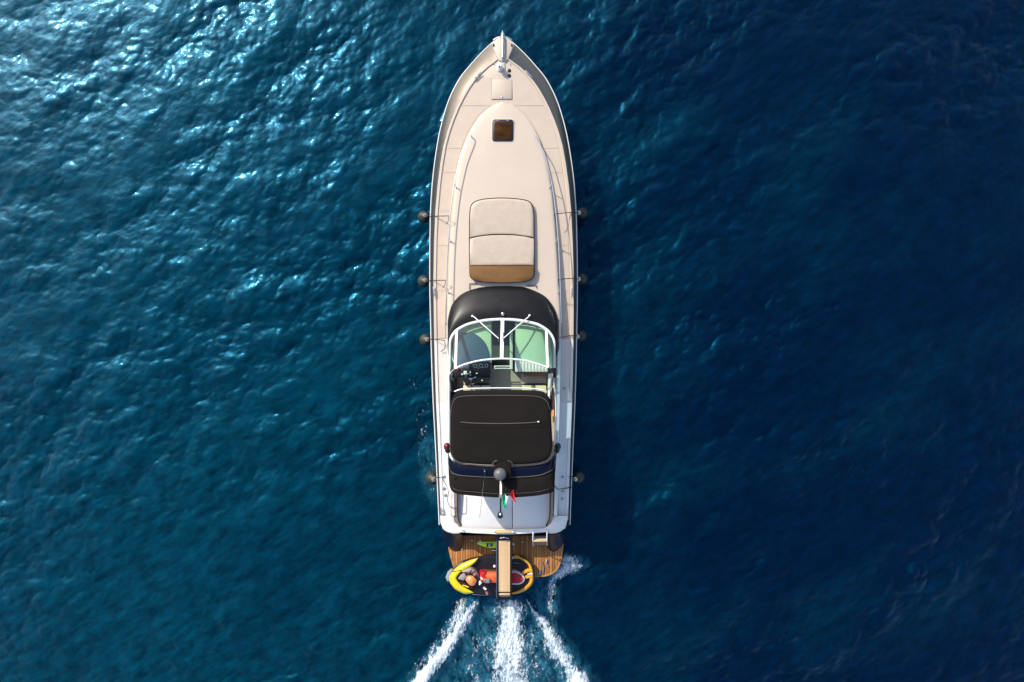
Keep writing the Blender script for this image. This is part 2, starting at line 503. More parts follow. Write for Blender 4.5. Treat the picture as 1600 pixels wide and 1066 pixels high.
lk.new(bp.outputs[0], gl.inputs['Normal'])
fr = nd.new('ShaderNodeFresnel'); fr.inputs[0].default_value = 1.33
lk.new(bp.outputs[0], fr.inputs['Normal'])
mx = nd.new('ShaderNodeMixShader')
fm_ = nd.new('ShaderNodeMath'); fm_.operation = 'MULTIPLY'; fm_.inputs[1].default_value = 0.4
lk.new(fr.outputs[0], fm_.inputs[0])
lk.new(fm_.outputs[0], mx.inputs[0]); lk.new(pb.outputs[0], mx.inputs[1]); lk.new(gl.outputs[0], mx.inputs[2])
lk.new(mx.outputs[0], out.inputs[0])
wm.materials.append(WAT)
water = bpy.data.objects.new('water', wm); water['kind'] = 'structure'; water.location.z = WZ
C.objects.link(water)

# ------------------------------------------------------------------ foam: real flecks and lace lying on the water
cell = 0.0125
FCO, FQ, FCV = [], [], []
SIDE = [(500, 650, 16, 0), (560, 652, 22, .46), (620, 655, 20, .42), (700, 664, 14, .45), (745, 672, 16, .4), (800, 678, 10, 0)]
for px0, py0, px1, py1, main in ((590, 1085, 950, 858, True), (600, 800, 690, 500, False)):
    xa, ya, _ = P(px0, py0, WZ); xb, yb, _ = P(px1, py1, WZ)
    fx = np.arange(xa, xb, cell); fy = np.arange(ya, yb, cell)
    FX, FY = np.meshgrid(fx, fy)
    FPX = FX*F/HW+800; FPY = 533-FY*F/HW
    dens = np.zeros_like(FX)
    if main:
        for s in STREAKS: dens = np.maximum(dens, band(FPX, FPY, s, 0.62))
        dens = np.maximum(dens, band(FPX, FPY, LEFTSPRAY, 0.6))
        dens = np.maximum(dens, band(FPX, FPY, INNER, 0.35)*0.9)
    else:
        clump = np.clip((fbm(FX*1.3, FY*1.3, 300, 3)-.42)*5, 0, 1)
        dens = band(FPX, FPY, SIDE, 0.6)*clump*.58
    n_a = fbm(FX*4.2, FY*1.5, 70, 5, 0.62)
    n_b = fbm(FX*30, FY*13, 90, 4, 0.8)
    web = np.abs(fbm(FX*5.0, FY*3.5, 120, 4)-0.5)*2
    field = dens*1.0 + 0.7*(n_a-0.5) + 1.35*(n_b-0.5)*(1-0.45*np.clip(dens, 0, 1)) - 0.5*web
    keep = (field > 0.34) & (dens > 0.05)
    fi = np.clip((FX-x0e)/(L/N), 0, nc-2); fj = np.clip((FY-y0e)/(L/N), 0, nr-2)
    i0 = fi.astype(int); j0 = fj.astype(int); u = fi-i0; w = fj-j0
    zw = hgt[j0, i0]*(1-u)*(1-w)+hgt[j0, i0+1]*u*(1-w)+hgt[j0+1, i0]*(1-u)*w+hgt[j0+1, i0+1]*u*w
    FZ = zw + 0.022 + 0.05*np.clip(field-0.43, 0, 0.7) + 0.04*n_b + 0.05*(n_a-.5)
    jr, ir = np.where(keep[:-1, :-1])
    nfx = len(fx)
    idx = np.stack([jr*nfx+ir, jr*nfx+ir+1, (jr+1)*nfx+ir+1, (jr+1)*nfx+ir], -1)
    uq, inv = np.unique(idx.ravel(), return_inverse=True)
    c3 = np.stack([FX.ravel()[uq], FY.ravel()[uq], FZ.ravel()[uq]], -1)
    c3[:, :2] += (rng.random((len(uq), 2))-0.5)*cell*0.7
    FQ.append(inv.reshape(-1, 4)+sum(len(c) for c in FCO)); FCO.append(c3)
    FCV.append(np.clip((field.ravel()[uq]-0.34)/0.5, 0, 1))
fco = np.concatenate(FCO); fq = np.concatenate(FQ)
fm = bpy.data.meshes.new('sea_foam')
fm.vertices.add(len(fco)); fm.vertices.foreach_set('co', fco.astype(np.float32).ravel())
fm.loops.add(len(fq)*4); fm.loops.foreach_set('vertex_index', fq.astype(np.int32).ravel())
fm.polygons.add(len(fq)); fm.polygons.foreach_set('loop_start', np.arange(0, len(fq)*4, 4, dtype=np.int32))
fm.update(calc_edges=True)
FOAM = mat('white_foam', (0.70, 0.80, 0.86), 0.7, var=0.1, vscale=3)
fa = fm.attributes.new('cover', 'FLOAT', 'POINT')
fa.data.foreach_set('value', np.concatenate(FCV).astype(np.float32))
_n = FOAM.node_tree; _a = _n.nodes.new('ShaderNodeAttribute'); _a.attribute_name = 'cover'
_n.links.new(_a.outputs['Fac'], _n.nodes['Principled BSDF'].inputs['Alpha'])
fm.materials.append(FOAM)
foam = bpy.data.objects.new('sea_foam', fm); foam['kind'] = 'stuff'; foam.location.z = WZ
foam['label'] = 'white churned foam of the wake trailing behind the stern'; foam['category'] = 'foam'
C.objects.link(foam)
print('foam quads', len(fq))

# ------------------------------------------------------------------ the yacht
yacht = thing('motor_yacht', 'long cream decked motor yacht with dark canopy heading up the picture', 'yacht', V(786, 450, 1.5, 0.0))
zd = curve([(55, 1.80), (250, 1.66), (450, 1.54), (650, 1.47), (840, 1.42)])
rail_hw = curve([(56, 0.5), (60, 7), (68, 17), (82, 32), (96, 45), (126, 69), (169, 88.5), (227, 102.5), (294, 111), (350, 114), (440, 115), (515, 113.7), (600, 111.5), (700, 107), (760, 104.3), (822, 101.8)])
deck_hw = curve([(84, 0.5), (92, 9), (105, 27), (121, 43.5), (148, 62), (187, 80.4), (228, 93.2), (294, 103.0), (350, 107.3), (440, 109.6), (515, 109), (600, 107.2), (700, 103.3), (760, 101.2), (812, 99.3)])
zr = lambda y: zd(y) - float(np.interp(y, [60, 200, 440, 840], [0.26, 0.27, 0.22, 0.20]))


def S(y, h, z, zref=None):
    return V(xc(y)+h, y, z if zref is None else zref, z)


YS = [57, 60, 64, 70, 78, 88, 100, 115, 130, 150, 170, 190, 215, 240, 270, 300, 340, 380, 420, 460, 500, 540, 580, 620, 660, 700, 740, 780, 805, 822]

# hull below the rub rail
hm = M(); rows = []
for y in YS:
    h = rail_hw(y); zz = zr(y); r = []
    fl = float(np.interp(y, [57, 120, 250, 500, 822], [0.05, 0.45, 0.80, 0.94, 0.95]))
    sh = float(np.interp(y, [57, 160, 300], [75, 28, 0]))     # raked stem
    prof = [(1.0, zz), (0.985, zz-0.12), (0.5+0.5*fl, 0.5), (fl, -0.22), (fl*0.85, -0.7)]
    for s in (-1, 1):
        pts = []
        for k, z in prof:
            yy = y + sh*(zz-z)/zz
            a = S(y, s*h*k, z, zz); b = S(yy, s*h*k, z, zz)
            pts.append((a[0], b[1], z))
        r.append(pts)
    rows.append(r[0][::-1] + r[1])
rows = [[*r] for r in rows]
hm.loft(rows, False, False, False)
hull = obj('hull', hm, NAVYHULL, yacht)

# sloped sheer band between rub rail and deck edge
bm_ = M()
for s in (-1, 1):
    rows = []
    for y in YS:
        yi = max(y, 84.5) if y < 84 else y
        ro = S(y, s*rail_hw(y), zr(y))
        rows.append((ro, None))
    # walk along both edges with a shared parameter
    n = 60; rr2 = []
    for i in range(n+1):
        t = i/n; t2 = t**1.5
        yo = 64 + (822-64)*t2; yi = 86 + (812-86)*t2
        a = S(yo, s*rail_hw(yo), zr(yo)); b = S(yi, s*deck_hw(yi), zd(yi))
        mid = [tuple(a[k]*(1-q)+b[k]*q + (0.022*math.sin(math.pi*q) if k == 2 else 0) for k in range(3)) for q in (0, .2, .4, .6, .8, 1)]
        rr2.append(mid)
    bm_.loft(rr2)
obj('sheer_band', bm_, NAVY, hull, smooth=60)
for s in (-1, 1):
    m = M(); pts = []
    for i in range(91):
        y = 61 + (820-61)*(i/90)**1.4
        p = S(y, s*(rail_hw(y)+0.2), zr(y)); pts.append(p)
    m.tube(pts, 0.017, 8)
    obj('rub_rail', m, WMETAL, hull)

# white bow plate
bp_ = M()
top = [(768.5, 69), (774, 62), (779, 58.5), (785.3, 57), (791.5, 58.5), (797, 62), (803, 69), (794.5, 91), (791, 95), (780, 95), (776.5, 91)]
bp_.slab(top, 1.5, 1.83, 0.02)
obj('bow_plate', bp_, GEL, yacht)

# deck: toe lip, side decks and foredeck
dm = M(); rows = []
stn = [84.2, 86, 89, 93, 98, 105, 115, 127, 140, 155, 170, 187, 205, 228, 255, 290, 330, 380, 430, 480, 530.5, 580, 630, 680, 730, 775, 800, 812]
for y in stn:
    h = deck_hw(y); z = zd(y); lip = min(5.0, h*0.3); r = []
    cross = [(-1.0, 0, 0.0), (-1, .3, 0.035), (-1, lip*.8, 0.04), (-1, lip, 0.0)]
    for s, ins, up in cross: r.append(S(y, s*(h-ins), z+up, z))
    for q in (-.75, -.5, -.25, 0, .25, .5, .75):
        r.append(S(y, q*(h-lip), z+0.04*(1-q*q)*(1 if h > 20 else .3), z))
    for s, ins, up in cross[::-1]: r.append(S(y, -s*(h-ins), z+up, z))
    rows.append(r)
keep_rows = rows
# the deck stops at the cockpit: forward sheet whole, aft of y=470 only side strips
fw = [r for r, y in zip(rows, stn) if y <= 480]
dm.loft(fw)
af = [(r, y) for r, y in zip(rows, stn) if y >= 480]
midm = M()
for s in (-1, 1):
    rr2 = []
    for r, y in af:
        lipside = r[:4] if s < 0 else r[-4:][::-1]
        inner = S(y, s*84, zd(y))
        rr2.append(lipside + [inner])
    sdm = M().loft(rr2[3:]); obj('side_deck', sdm, WHITE, yacht, smooth=40)
    obj('side_deck', M().loft(rr2[1:4]), OFFWHITE, yacht, smooth=40)
    dm.loft(rr2[:2])
deck = obj('deck', dm, GEL, yacht, smooth=40)

# non-skid panels on the side decks and foredeck
coach_hw = curve([(160, 0.5), (163, 12), (168, 22), (178, 34), (190, 43), (215, 57), (250, 68), (300, 77), (350, 81.5), (440, 86.5), (500, 89.5), (560, 89.5), (640, 88), (700, 86), (760, 84.5), (835, 83)])


def panel(ya, yb, s, name='nonskid_panel', ma=NONSKID, gap=2.0):
    m = M(); n = max(3, int((yb-ya)/12)); rr2 = []
    for i in range(n+1):
        y = ya+0.25+(yb-ya-0.5)*i/n; ho = deck_hw(y)-7.0; hi = max(coach_hw(y)+gap, 1.2)
        if ho-hi < 1: ho = hi+1
        a = [S(y, s*(hi+(ho-hi)*q), zd(y)+0.006+0.04*(1-((hi+(ho-hi)*q)/deck_hw(y))**2)) for q in (0, .25, .5, .75, 1)]
        rr2.append(a)
    m.loft(rr2)
    # thickness
    e = [r[0] for r in rr2]+[r[-1] for r in rr2[::-1]]
    nb_ = [(p[0], p[1], p[2]-0.02) for p in e]
    m.loft([e, nb_], True)
    obj(name, m, ma, yacht, smooth=50)


for s in (-1, 1):
    for a, b in ((166, 232), (232, 270), (270, 330), (330, 384), (384, 455), (455, 529)):
        panel(a, b, s)
# fore panel (both sides of the anchor locker)
for s in (-1, 1):
    m = M(); rr2 = []
    for i in range(6):
        y = 121+(165.2-121)*i/5; ho = deck_hw(y)-7; hi = 18 if y < 157 else 10
        rr2.append([S(y, s*(hi+(ho-hi)*q), zd(y)+0.006+0.04*(1-((hi+(ho-hi)*q)/deck_hw(y))**2)) for q in (0, .33, .66, 1)])
    m.loft(rr2)
    e = [r[0] for r in rr2]+[r[-1] for r in rr2[::-1]]
    m.loft([e, [(p[0], p[1], p[2]-0.02) for p in e]], True)
    obj('nonskid_panel', m, NONSKID, yacht, smooth=50)

# coachroof
crise = curve([(160, 0.03), (190, 0.10), (250, 0.17), (350, 0.27), (450, 0.36), (510, 0.40)])
cm = M(); rr2 = []
for y in [160.3, 161.5, 163, 165.5, 168, 173, 180, 190, 202, 215, 232, 250, 275, 300, 330, 360, 400, 440, 475, 500]:
    h = coach_hw(y); z = zd(y); t = z+crise(y); r = []
    for q in (-1, 1):
        pass
    left = [S(y, -h, z+0.0, t), S(y, -h*0.995, t-0.05, t), S(y, -h*.985, t-.018, t), S(y, -h*.955, t, t)]
    mid = [S(y, q*h, t+0.05*(1-q*q), t) for q in (-.92, -.75, -.5, -.25, 0, .25, .5, .75, .92)]
    right = [S(y, h*.955, t, t), S(y, h*.985, t-.018, t), S(y, h*0.995, t-0.05, t), S(y, h, z, t)]
    rr2.append(left+mid+right)
cm.loft(rr2)
obj('coachroof', cm, GEL, yacht, smooth=50)
# non-skid pad in the middle of the roof, ahead of and around the sun pad
zroof = lambda y: zd(y)+crise(y)+0.05

# anchor locker hatch
z = zd(138)+0.04
m = M(); m.slab([(769, 124), (799.5, 124), (799.5, 154.5), (769, 154.5)], z-0.02, z+0.008, 0.004)
hatch = obj('locker_hatch', m, NONSKID, yacht)
for x0, y0, x1, y1 in ((768.2, 154.6, 800.3, 155.5), (799.6, 123.5, 800.4, 155), (768.4, 122.9, 778, 123.7), (793, 122.9, 800.3, 123.7)):
    m = M(); m.slab([(x0, y0), (x1, y0), (x1, y1), (x0, y1)], z-0.02, z+0.004, 0.001); obj('joint', m, GREYV, hatch)
m = M(); m.ball(P(784.5, 152, z+0.02), (0.035, 0.022, 0.012), 12, 6)
obj('latch', m, CHROME, hatch)

# windlass, chain, anchor, bow roller
zb = zd(105)+0.03
m = M()
m.lathe(P(781, 107, zb), [(0.095, 0), (0.095, 0.06), (0.06, 0.08), (0.055, 0.16), (0.085, 0.19), (0.09, 0.24), (0.06, 0.27)], 18)
wd = obj('windlass', m, WMETAL, yacht)
m = M(); m.lathe(P(780.6, 104.4, zb+0.27), [(0.024, 0), (0.024, 0.025)], 10); obj('cap_bolt', m, BLACK, wd)
m = M(); m.lathe(P(778.3, 100.3, zb), [(0.03, 0), (0.03, 0.03)], 10); obj('foot_switch', m, BLACK, wd)
m = M(); m.tube([P(784.2, 92, 1.9), P(784, 97, 1.93), P(782.5, 104, 1.95)], 0.018, 6); obj('anchor_chain', m, CHROME, wd)
for yy in (110.5, 118.5):
    m = M(); m.lathe(P(795.5, yy, zb), [(0.055, 0), (0.055, 0.012), (0.04, 0.02)], 16); obj('deck_button', m, BLACK, yacht)
for xx in (772, 797.8):
    m = M(); m.lathe(P(xx, 101, zb-0.01), [(0.018, 0), (0.012, 0.02)], 10); obj('deck_button', m, GREYV, yacht)
m = M()
m.slabw([(P(783.0, 0, 1.9)[0], P(0, 92, 1.9)[1]), (P(787.6, 0, 1.9)[0], P(0, 92, 1.9)[1]), (P(787.2, 0, 1.9)[0], P(0, 54, 1.9)[1]), (P(783.6, 0, 1.9)[0], P(0, 54, 1.9)[1])], 1.8, 1.87, 0.01)
rol = obj('bow_roller', m, CHROME, yacht)
m = M(); m.tube([P(783.1, 88, 1.9), P(783.4, 60, 1.93)], 0.016, 6); m.tube([P(787.5, 88, 1.9), P(787.1, 60, 1.93)], 0.016, 6)
obj('roller_cheek', m, CHROME, rol)
m = M()
m.tube([P(785.3, 90, 1.915), P(785.3, 70, 1.93), P(785.3, 56, 1.93), P(785.3, 48, 1.78)], 0.03, 8, 0.02)
ank = obj('anchor', m, CHROME, yacht)
m = M(); a = P(785.3, 46.5, 1.72); b = P(785.3, 60, 1.93)
m.add([P(781.6, 59, 1.90), P(785.3, 61, 1.97), P(789.2, 59, 1.90), P(785.5, 47, 1.76), P(783.2, 52, 1.8), P(787.6, 52, 1.8), P(785.3, 55, 1.72)],
      [(0, 1, 3, 4), (1, 2, 5, 3), (0, 4, 6), (4, 3, 6), (3, 5, 6), (5, 2, 6), (0, 6, 2, 1)])
obj('fluke', m, CHROME, ank)
# stem fairings either side of the plate
for s in (-1, 1):
    m = M(); m.tube([P(785.3+s*14, 63.5, 1.72), P(785.3+s*9, 60, 1.74), P(785.3+s*4, 58.4, 1.74)], 0.035, 8); obj('bow_fairlead', m, CHROME, yacht)
    m = M(); m.ball(P(785.3+s*14.2, 70.5, 1.84), (0.03, 0.05, 0.02), 10, 6); obj('navigation_button', m, BLACK, yacht)


def cleat(px, py, z, ang, L_=0.30, ma=CHROME):
    m = M(); c = Vector(P(px, py, z)); d = Vector((math.cos(ang), math.sin(ang), 0))
    m.tube([c-d*L_/2+Vector((0, 0, .07)), c-d*L_*.25+Vector((0, 0, .085)), c+d*L_*.25+Vector((0, 0, .085)), c+d*L_/2+Vector((0, 0, .07))], 0.018, 8)
    for q in (-.2, .2):
        m.tube([c+d*L_*q, c+d*L_*q+Vector((0, 0, .08))], 0.02, 8)
    return obj('cleat', m, ma, yacht)


cleat(745.5, 119, zd(119)+.03, math.radians(42)); cleat(826, 117, zd(117)+.03, math.radians(-45))
cleat(678, 456, zd(456)+.03, math.radians(92)); cleat(893.5, 455, zd(455)+.03, math.radians(88))
cleat(690.5, 800, zd(800)+.03, math.radians(94)); cleat(885.5, 799, zd(800)+.03, math.radians(86))
cleat(697.5, 827, zd(827)+.02, math.radians(-25), .26); cleat(877, 826.5, zd(827)+.02, math.radians(25), .26)

# skylight hatch
z = zroof(204)-0.01
m = M(); m.slab(rrect(767.5, 185.5, 803.2, 221.5, 4), z-0.03, z+0.02, 0.012); sk = obj('skylight_surround', m, GEL, yacht)
m = M(); m.slab(rrect(769, 186.6, 802, 220.6, 4), z+0.0, z+0.045, 0.012); obj('skylight_frame', m, BLACK, sk)
m = M(); m.slab(rrect(772.2, 190.5, 799, 217.3, 2.5), z+0.01, z+0.053, 0.003); obj('skylight_pane', m, WINDOWM, sk)
for q in (778, 793):
    m = M(); m.slab([(q-2, 187.5), (q+2, 187.5), (q+2, 189.3), (q-2, 189.3)], z+.02, z+.058, .004); obj('hinge', m, GREYV, sk)

# hand rails on the coachroof
rail_l = [(211, 49.5), (222, 55.5), (240, 65.0), (265, 71.5), (290, 77), (340, 83.3), (390, 87), (430, 88.5), (470, 89.7), (505, 90.5)]
for s in (-1, 1):
    rh = curve([(a, b-0.3) for a, b in rail_l]); pts = []
    def zt(y): return zd(y)+crise(y)+0.25
    pts.append(S(213, s*rh(213), zd(213)+crise(213)-.02))
    pts.append(S(212, s*(rh(211)), zd(212)+crise(212)+0.16))
    for i in range(40):
        y = 214+(503-214)*i/39; pts.append(S(y, s*rh(y), zt(y)-0.05*max(0, 1-i/3)))
    pts.append(S(510, s*90.5, zd(510)+.36))
    m = M(); m.tube(pts, 0.0165, 8); hr = obj('hand_rail', m, CHROME, yacht)
    for y in (286, 370, 450):
        m = M(); a = S(y, s*rh(y), zt(y)); b = S(y+8, s*(rh(y)-3.2 if True else 0), zd(y)+crise(y)-0.01, zd(y)+crise(y))
        m.tube([a, b], 0.014, 8); m.lathe(b, [(0.035, 0), (0.03, 0.02)], 10)
        obj('stanchion', m, CHROME, hr)

# grab loops in front of the cowl
for pts in ([(733.5, 452), (733.5, 443.5), (746, 443.5)], [(838, 450), (838, 445.5), (823, 446.5)]):
    m = M(); zz = zroof(445)+0.02; m.tube([P(x, y, zz) for x, y in pts], 0.013, 6); obj('grab_loop', m, BLACK, yacht)

# dark cowl in front of the windscreen
outer = [(699.3, 545), (699.3, 515), (699.6, 500), (705, 479), (714, 466), (727, 456.5), (748, 449.2), (767, 446.8), (785.5, 446), (804, 446.6), (823, 449.2), (848.5, 461), (861, 473.5), (868.6, 487), (873, 504), (873.6, 518), (873.6, 545)]
inner = [(701, 560), (701, 536), (701.5, 527), (706, 519.5), (712.5, 513), (721, 508), (734, 502.8), (758, 498), (785.5, 496.3), (813, 498.2), (837, 503.3), (848.5, 508.5), (857, 514), (863.5, 520.5), (868, 529), (868.5, 540), (868.5, 560)]
O = spl(outer, 4); I = spl(inner, 4)
m = M(); rr2 = []
ZC0, ZC1 = 1.93, 2.30
for a, b in zip(O, I):
    r = [V(a[0], a[1], 1.93, 1.55)]
    for q in (0, .06, .2, .4, .6, .8, 1):
        zq = ZC0+(ZC1-ZC0)*(1-(1-q)**1.7)+(0.02 if 0 < q < 1 else 0)
        r.append(P(a[0]*(1-q)+b[0]*q, a[1]*(1-q)+b[1]*q, zq))
    rr2.append(r)
m.loft(rr2); cowl = obj('windscreen_cowl', m, COWL, yacht, smooth=60)
m = M(); m.ball(P(785.5, 490.5, 2.40), 0.055, 14, 10); m.tube([P(785.8, 493, 2.3), P(785.5, 490.5, 2.40)], 0.02, 6)
obj('searchlight', m, CHROME, cowl)

# windscreen: base frame, top frame, mullions, panes
top_ = [(703.5, 592), (705.5, 583), (711, 576.5), (722, 571), (737.5, 566.2), (752, 563.2), (767.6, 561.4), (785.5, 560.6), (803, 561.4), (820, 563.6), (842.6, 569.6), (856, 575), (861.5, 580), (864, 590), (865, 600)]
Tt = spl(top_, 5)
base_ = [(703, 575), (703.4, 540), (704.3, 530), (708, 522.5), (714, 516.2), (722.5, 510.8), (735, 505.7), (758.5, 500.8), (785.5, 499.1), (812.5, 501), (836.5, 506), (847.5, 511), (855.5, 516.5), (861, 523), (865, 531), (865.8, 542), (866, 575)]
Bs = spl(base_, 5)
ZB, ZT = 2.32, 2.92
ws = obj('windscreen', M().tube([P(x, y, ZB) for x, y in Bs], 0.043, 8), WMETAL, yacht)
obj('top_frame', M().tube([P(x, y, ZT) for x, y in Tt], 0.027, 8), WMETAL, ws)


def at_x(poly, x, z):
    best = None
    for a, b in zip(poly[:-1], poly[1:]):
        if (a[0]-x)*(b[0]-x) <= 0 and abs(a[0]-b[0]) > 1e-6:
            t = (x-a[0])/(b[0]-a[0]); y = a[1]+(b[1]-a[1])*t
            if best is None or y < best: best = y
    return P(x, best, z)


for xb_, xt_, r in ((713.5, 711.5, .038), (785.2, 783.8, .050), (853.4, 855.5, .036)):
    a = Vector(at_x(Bs, xb_, ZB)); b = Vector(at_x(Tt, xt_, ZT))
    d = Vector((r, 0, 0)); u_ = Vector((0, 0, 0.03))
    m = M(); m.loft([[a-d-u_, a+d-u_, a+d+u_, a-d+u_], [b-d-u_, b+d-u_, b+d+u_, b-d+u_]], True, True, True)
    obj('mullion', m, WMETAL, ws)


def pane(xa0, xa1, xt0, xt1, n=10):
    m = M(); r0 = []; r1 = []
    for i in range(n+1):
        t = i/n
        r0.append(at_x(Bs, xa0+(xa1-xa0)*t, ZB)); r1.append(at_x(Tt, xt0+(xt1-xt0)*t, ZT))
    rows = [[tuple(np.array(p)*(1-q)+np.array(o_)*q) for p, o_ in zip(r0, r1)] for q in (0, .33, .66, 1)]
    m.loft(rows); obj('pane', m, GLASS, ws, smooth=60)


pane(714.8, 783.4, 713.2, 782); pane(786.9, 851.9, 785.8, 853.8)
for side in (-1, 1):
    m = M()
    if side < 0:
        a = [P(704, 532, ZB), P(707, 524.5, ZB), P(712.3, 518, ZB)]; b = [P(703.6, 584, ZT-.03), P(705.5, 582, ZT), P(710.5, 577.5, ZT)]
    else:
        a = [P(865.2, 534, ZB), P(861.5, 524.5, ZB), P(855, 516.5, ZB)]; b = [P(863.7, 588, ZT-.03), P(861, 580.5, ZT), P(856.8, 576, ZT)]
    m.loft([[tuple(np.array(p)*(1-q)+np.array(o_)*q) for p, o_ in zip(a, b)] for q in (0, .5, 1)])
    obj('pane', m, GLASS, ws, smooth=60)
# wipers
for a, k, b in (((738, 494), (741, 495.5), (779, 529)), ((827.5, 493), (825.5, 495.5), (787, 528.5))):
    m = M(); m.tube([P(*a, 2.33), P(*k, 2.42), P((k[0]+b[0])/2, (k[1]+b[1])/2, 2.56), P(*b, 2.665)], 0.017, 8)
    m.ball(P(*a, 2.35), 0.035, 10, 6)
    wp = obj('wiper', m, WMETAL, yacht)
    m = M(); s_ = -1 if a[0] < 785 else 1
    m.tube([P(b[0]+.4*s_*-1, b[1]-9, 2.58), P(b[0], b[1]+6, 2.73)], 0.012, 6); obj('wiper_blade', m, BLACK, wp)

# coamings either side of the cockpit
cz = curve([(490, 0.30), (560, 0.32), (700, 0.30), (780, 0.25), (830, 0.22)])
for s in (-1, 1):
    m = M(); rr2 = []
    for y in (492, 510, 530, 560, 600, 640, 680, 720, 760, 790, 806):
        z = zd(y); t = z+cz(y); h = coach_hw(y)
        rr2.append([S(y, s*h, z-0.02, t), S(y, s*(h-.4), t-.05, t), S(y, s*(h-1.6), t, t), S(y, s*(h-5.2), t, t), S(y, s*(h-6.5), t-.04, t), S(y, s*(h-7), 1.1, t)])
    m.loft(rr2); obj('coaming', m, WHITE, yacht, smooth=50)
    # dark glazed strip along the foot of the coaming
    m = M(); rr2 = []
    for y in (505, 530, 560, 600, 640, 680, 712):
        z = zd(y); t = z+cz(y); h = coach_hw(y)
        rr2.append([S(y, s*(h+.35), z+.07, t), S(y, s*(h+.15), t-.09, t)])
    m.loft(rr2); obj('side_window', m, ARCHM, yacht)
    # side screen: glass strip and its white top rail running aft from the windscreen
    tr_ = [(703.8, 590, 2.90), (702.5, 605, 2.72), (702.0, 625, 2.5), (702.0, 660, 2.3), (702, 695, 2.12)] if s < 0 else [(864.3, 590, 2.90), (866.5, 605, 2.72), (868.2, 625, 2.5), (868.6, 660, 2.3), (866.5, 697, 2.12)]
    m = M(); m.tube([P(*p) for p in spl(tr_, 5)], 0.024, 8); sr = obj('side_screen_rail', m, WMETAL, yacht)
    m = M(); rr2 = []
    for p in spl(tr_, 4):
        a = P(*p); zb_ = zd(p[1])+cz(p[1]); b = S(p[1], s*(coach_hw(p[1])-3.4), zb_, zb_)
        rr2.append([a, b])
    m.loft(rr2); obj('pane', m, SIDEGLASS, sr)

# cockpit floor, dash, companionway
m = M(); m.slab([(704, 540), (866, 540), (866, 790), (704, 790)], 1.30, 1.35, .005); obj('cockpit_floor', m, CARPET, yacht)
zdash = 2.08
m = M(); m.slab([(709, 515), (740, 503), (767.5, 501), (767.5, 566), (711, 576), (706, 560)], 1.1, zdash, .02); dl = obj('helm_dash', m, DASHC, yacht)
front_out = spl([(712, 521), (728, 519.5), (742, 522), (754, 531), (761, 543), (764.3, 556), (764.8, 566)], 4)+spl([(738, 567.5), (711, 575), (709, 560), (709, 540), (712, 521)], 3)[:-1]
m = M(); m.slab(front_out, 1.6, zdash+.09, .05); obj('hood_front', m, mat('hood_sky_reflection', (0.06, 0.10, 0.25), 0.6, var=.1), dl)  # blue sky reflection of the pane painted onto the hood beneath
blk = [(738, 567.8), (764.8, 566.4), (765.5, 577), (765.5, 590), (740, 591.5), (713, 590), (710, 580), (711, 575.4)]
m = M(); m.slab(blk, 1.6, zdash+.09, .05); hood = obj('instrument_hood', m, DASHB, dl)
m = M()
for gx_, gy_, r in ((730, 572.5, .055), (743, 572, .05), (751.5, 571.5, .05), (760, 571.5, .05), (716, 576, .035), (722, 576.5, .03)):
    m = M(); m.lathe(P(gx_, gy_, zdash+.07), [(r, 0), (r, .035), (r*.75, .035), (r*.72, .02)], 16); obj('gauge_ring', m, CHROME, hood)
for gx_, gy_, sx_, sy_ in ((727, 582.5, 2.6, 2.8), (727.8, 587.2, 1.8, .9), (735, 583.5, 1.0, 3.4), (745, 583.5, 1.4, .8), (722, 585, 1.2, 1.2), (755, 574.8, .9, .6), (747.5, 575.4, .9, .6)):
    m = M(); m.slab([(gx_-sx_, gy_-sy_), (gx_+sx_, gy_-sy_), (gx_+sx_, gy_+sy_), (gx_-sx_, gy_+sy_)], zdash, zdash+.115, .008)
    obj('control_panel', m, WMETAL if sx_ > 0.9 else GREYV, hood)
m = M(); m.ball(P(716, 577, zdash+.11), .05, 10, 6); obj('warning_light', m, REDL, hood)
# steering wheel
m = M(); c = Vector(P(735, 592.5, 2.12)); rr_w = 0.20; pts = []
ax = Vector((0, -0.55, 0.83)).normalized(); u_ = Vector((1, 0, 0)); w_ = ax.cross(u_)
for i in range(25):
    t = 2*math.pi*i/24; pts.append(c+u_*rr_w*math.cos(t)+w_*rr_w*math.sin(t))
m.tube(pts, 0.018, 8); sw = obj('steering_wheel', m, BLACK, yacht)
for t in (25, 155, 270):
    a = math.radians(t); m = M(); m.tube([c-ax*.03, c+(u_*math.cos(a)+w_*math.sin(a))*rr_w], .022, 6); obj('spoke', m, CHROME, sw)
m = M(); m.lathe(c-ax*.06, [(.05, 0), (.05, .05), (.03, .065)], 12, ax); obj('hub', m, CHROME, sw)
m = M(); m.tube([P(752.5, 590, 2.1), P(753.5, 594.5, 2.2)], .02, 8); m.ball(P(753.5, 594.5, 2.2), .03, 10, 6); obj('throttle_lever', m, CHROME, yacht)
# companionway
m = M(); m.slab([(767.6, 500), (804, 500), (804, 562), (767.6, 562)], 1.0, 1.25, .01); obj('companionway_well', m, BLACK, yacht)
m = M(); m.slab([(796.5, 516), (801.2, 516), (801.2, 577), (796.5, 577)], 1.3, 2.06, .01); dr = obj('companionway_door', m, WHITE, yacht)
m = M()
for yy in (572.2, 575.8): m.tube([P(772.5, yy, 1.95), P(797, yy, 1.95)], .017, 8)
m.tube([P(773, 571, 1.95), P(773, 577, 1.95)], .02, 8)
obj('door_rail', m, WMETAL, dr)
m = M(); m.slab([(766.8, 562.5), (796.4, 562.5), (796.4, 571.5), (766.8, 571.5)], 1.1, 1.5, .01); obj('step', m, BLACK, yacht)
m = M(); m.slab([(765.9, 566), (767.4, 566), (767.4, 592), (765.9, 592)], 1.1, 2.06, .005); obj('helm_side_panel', m, GREYV, yacht)
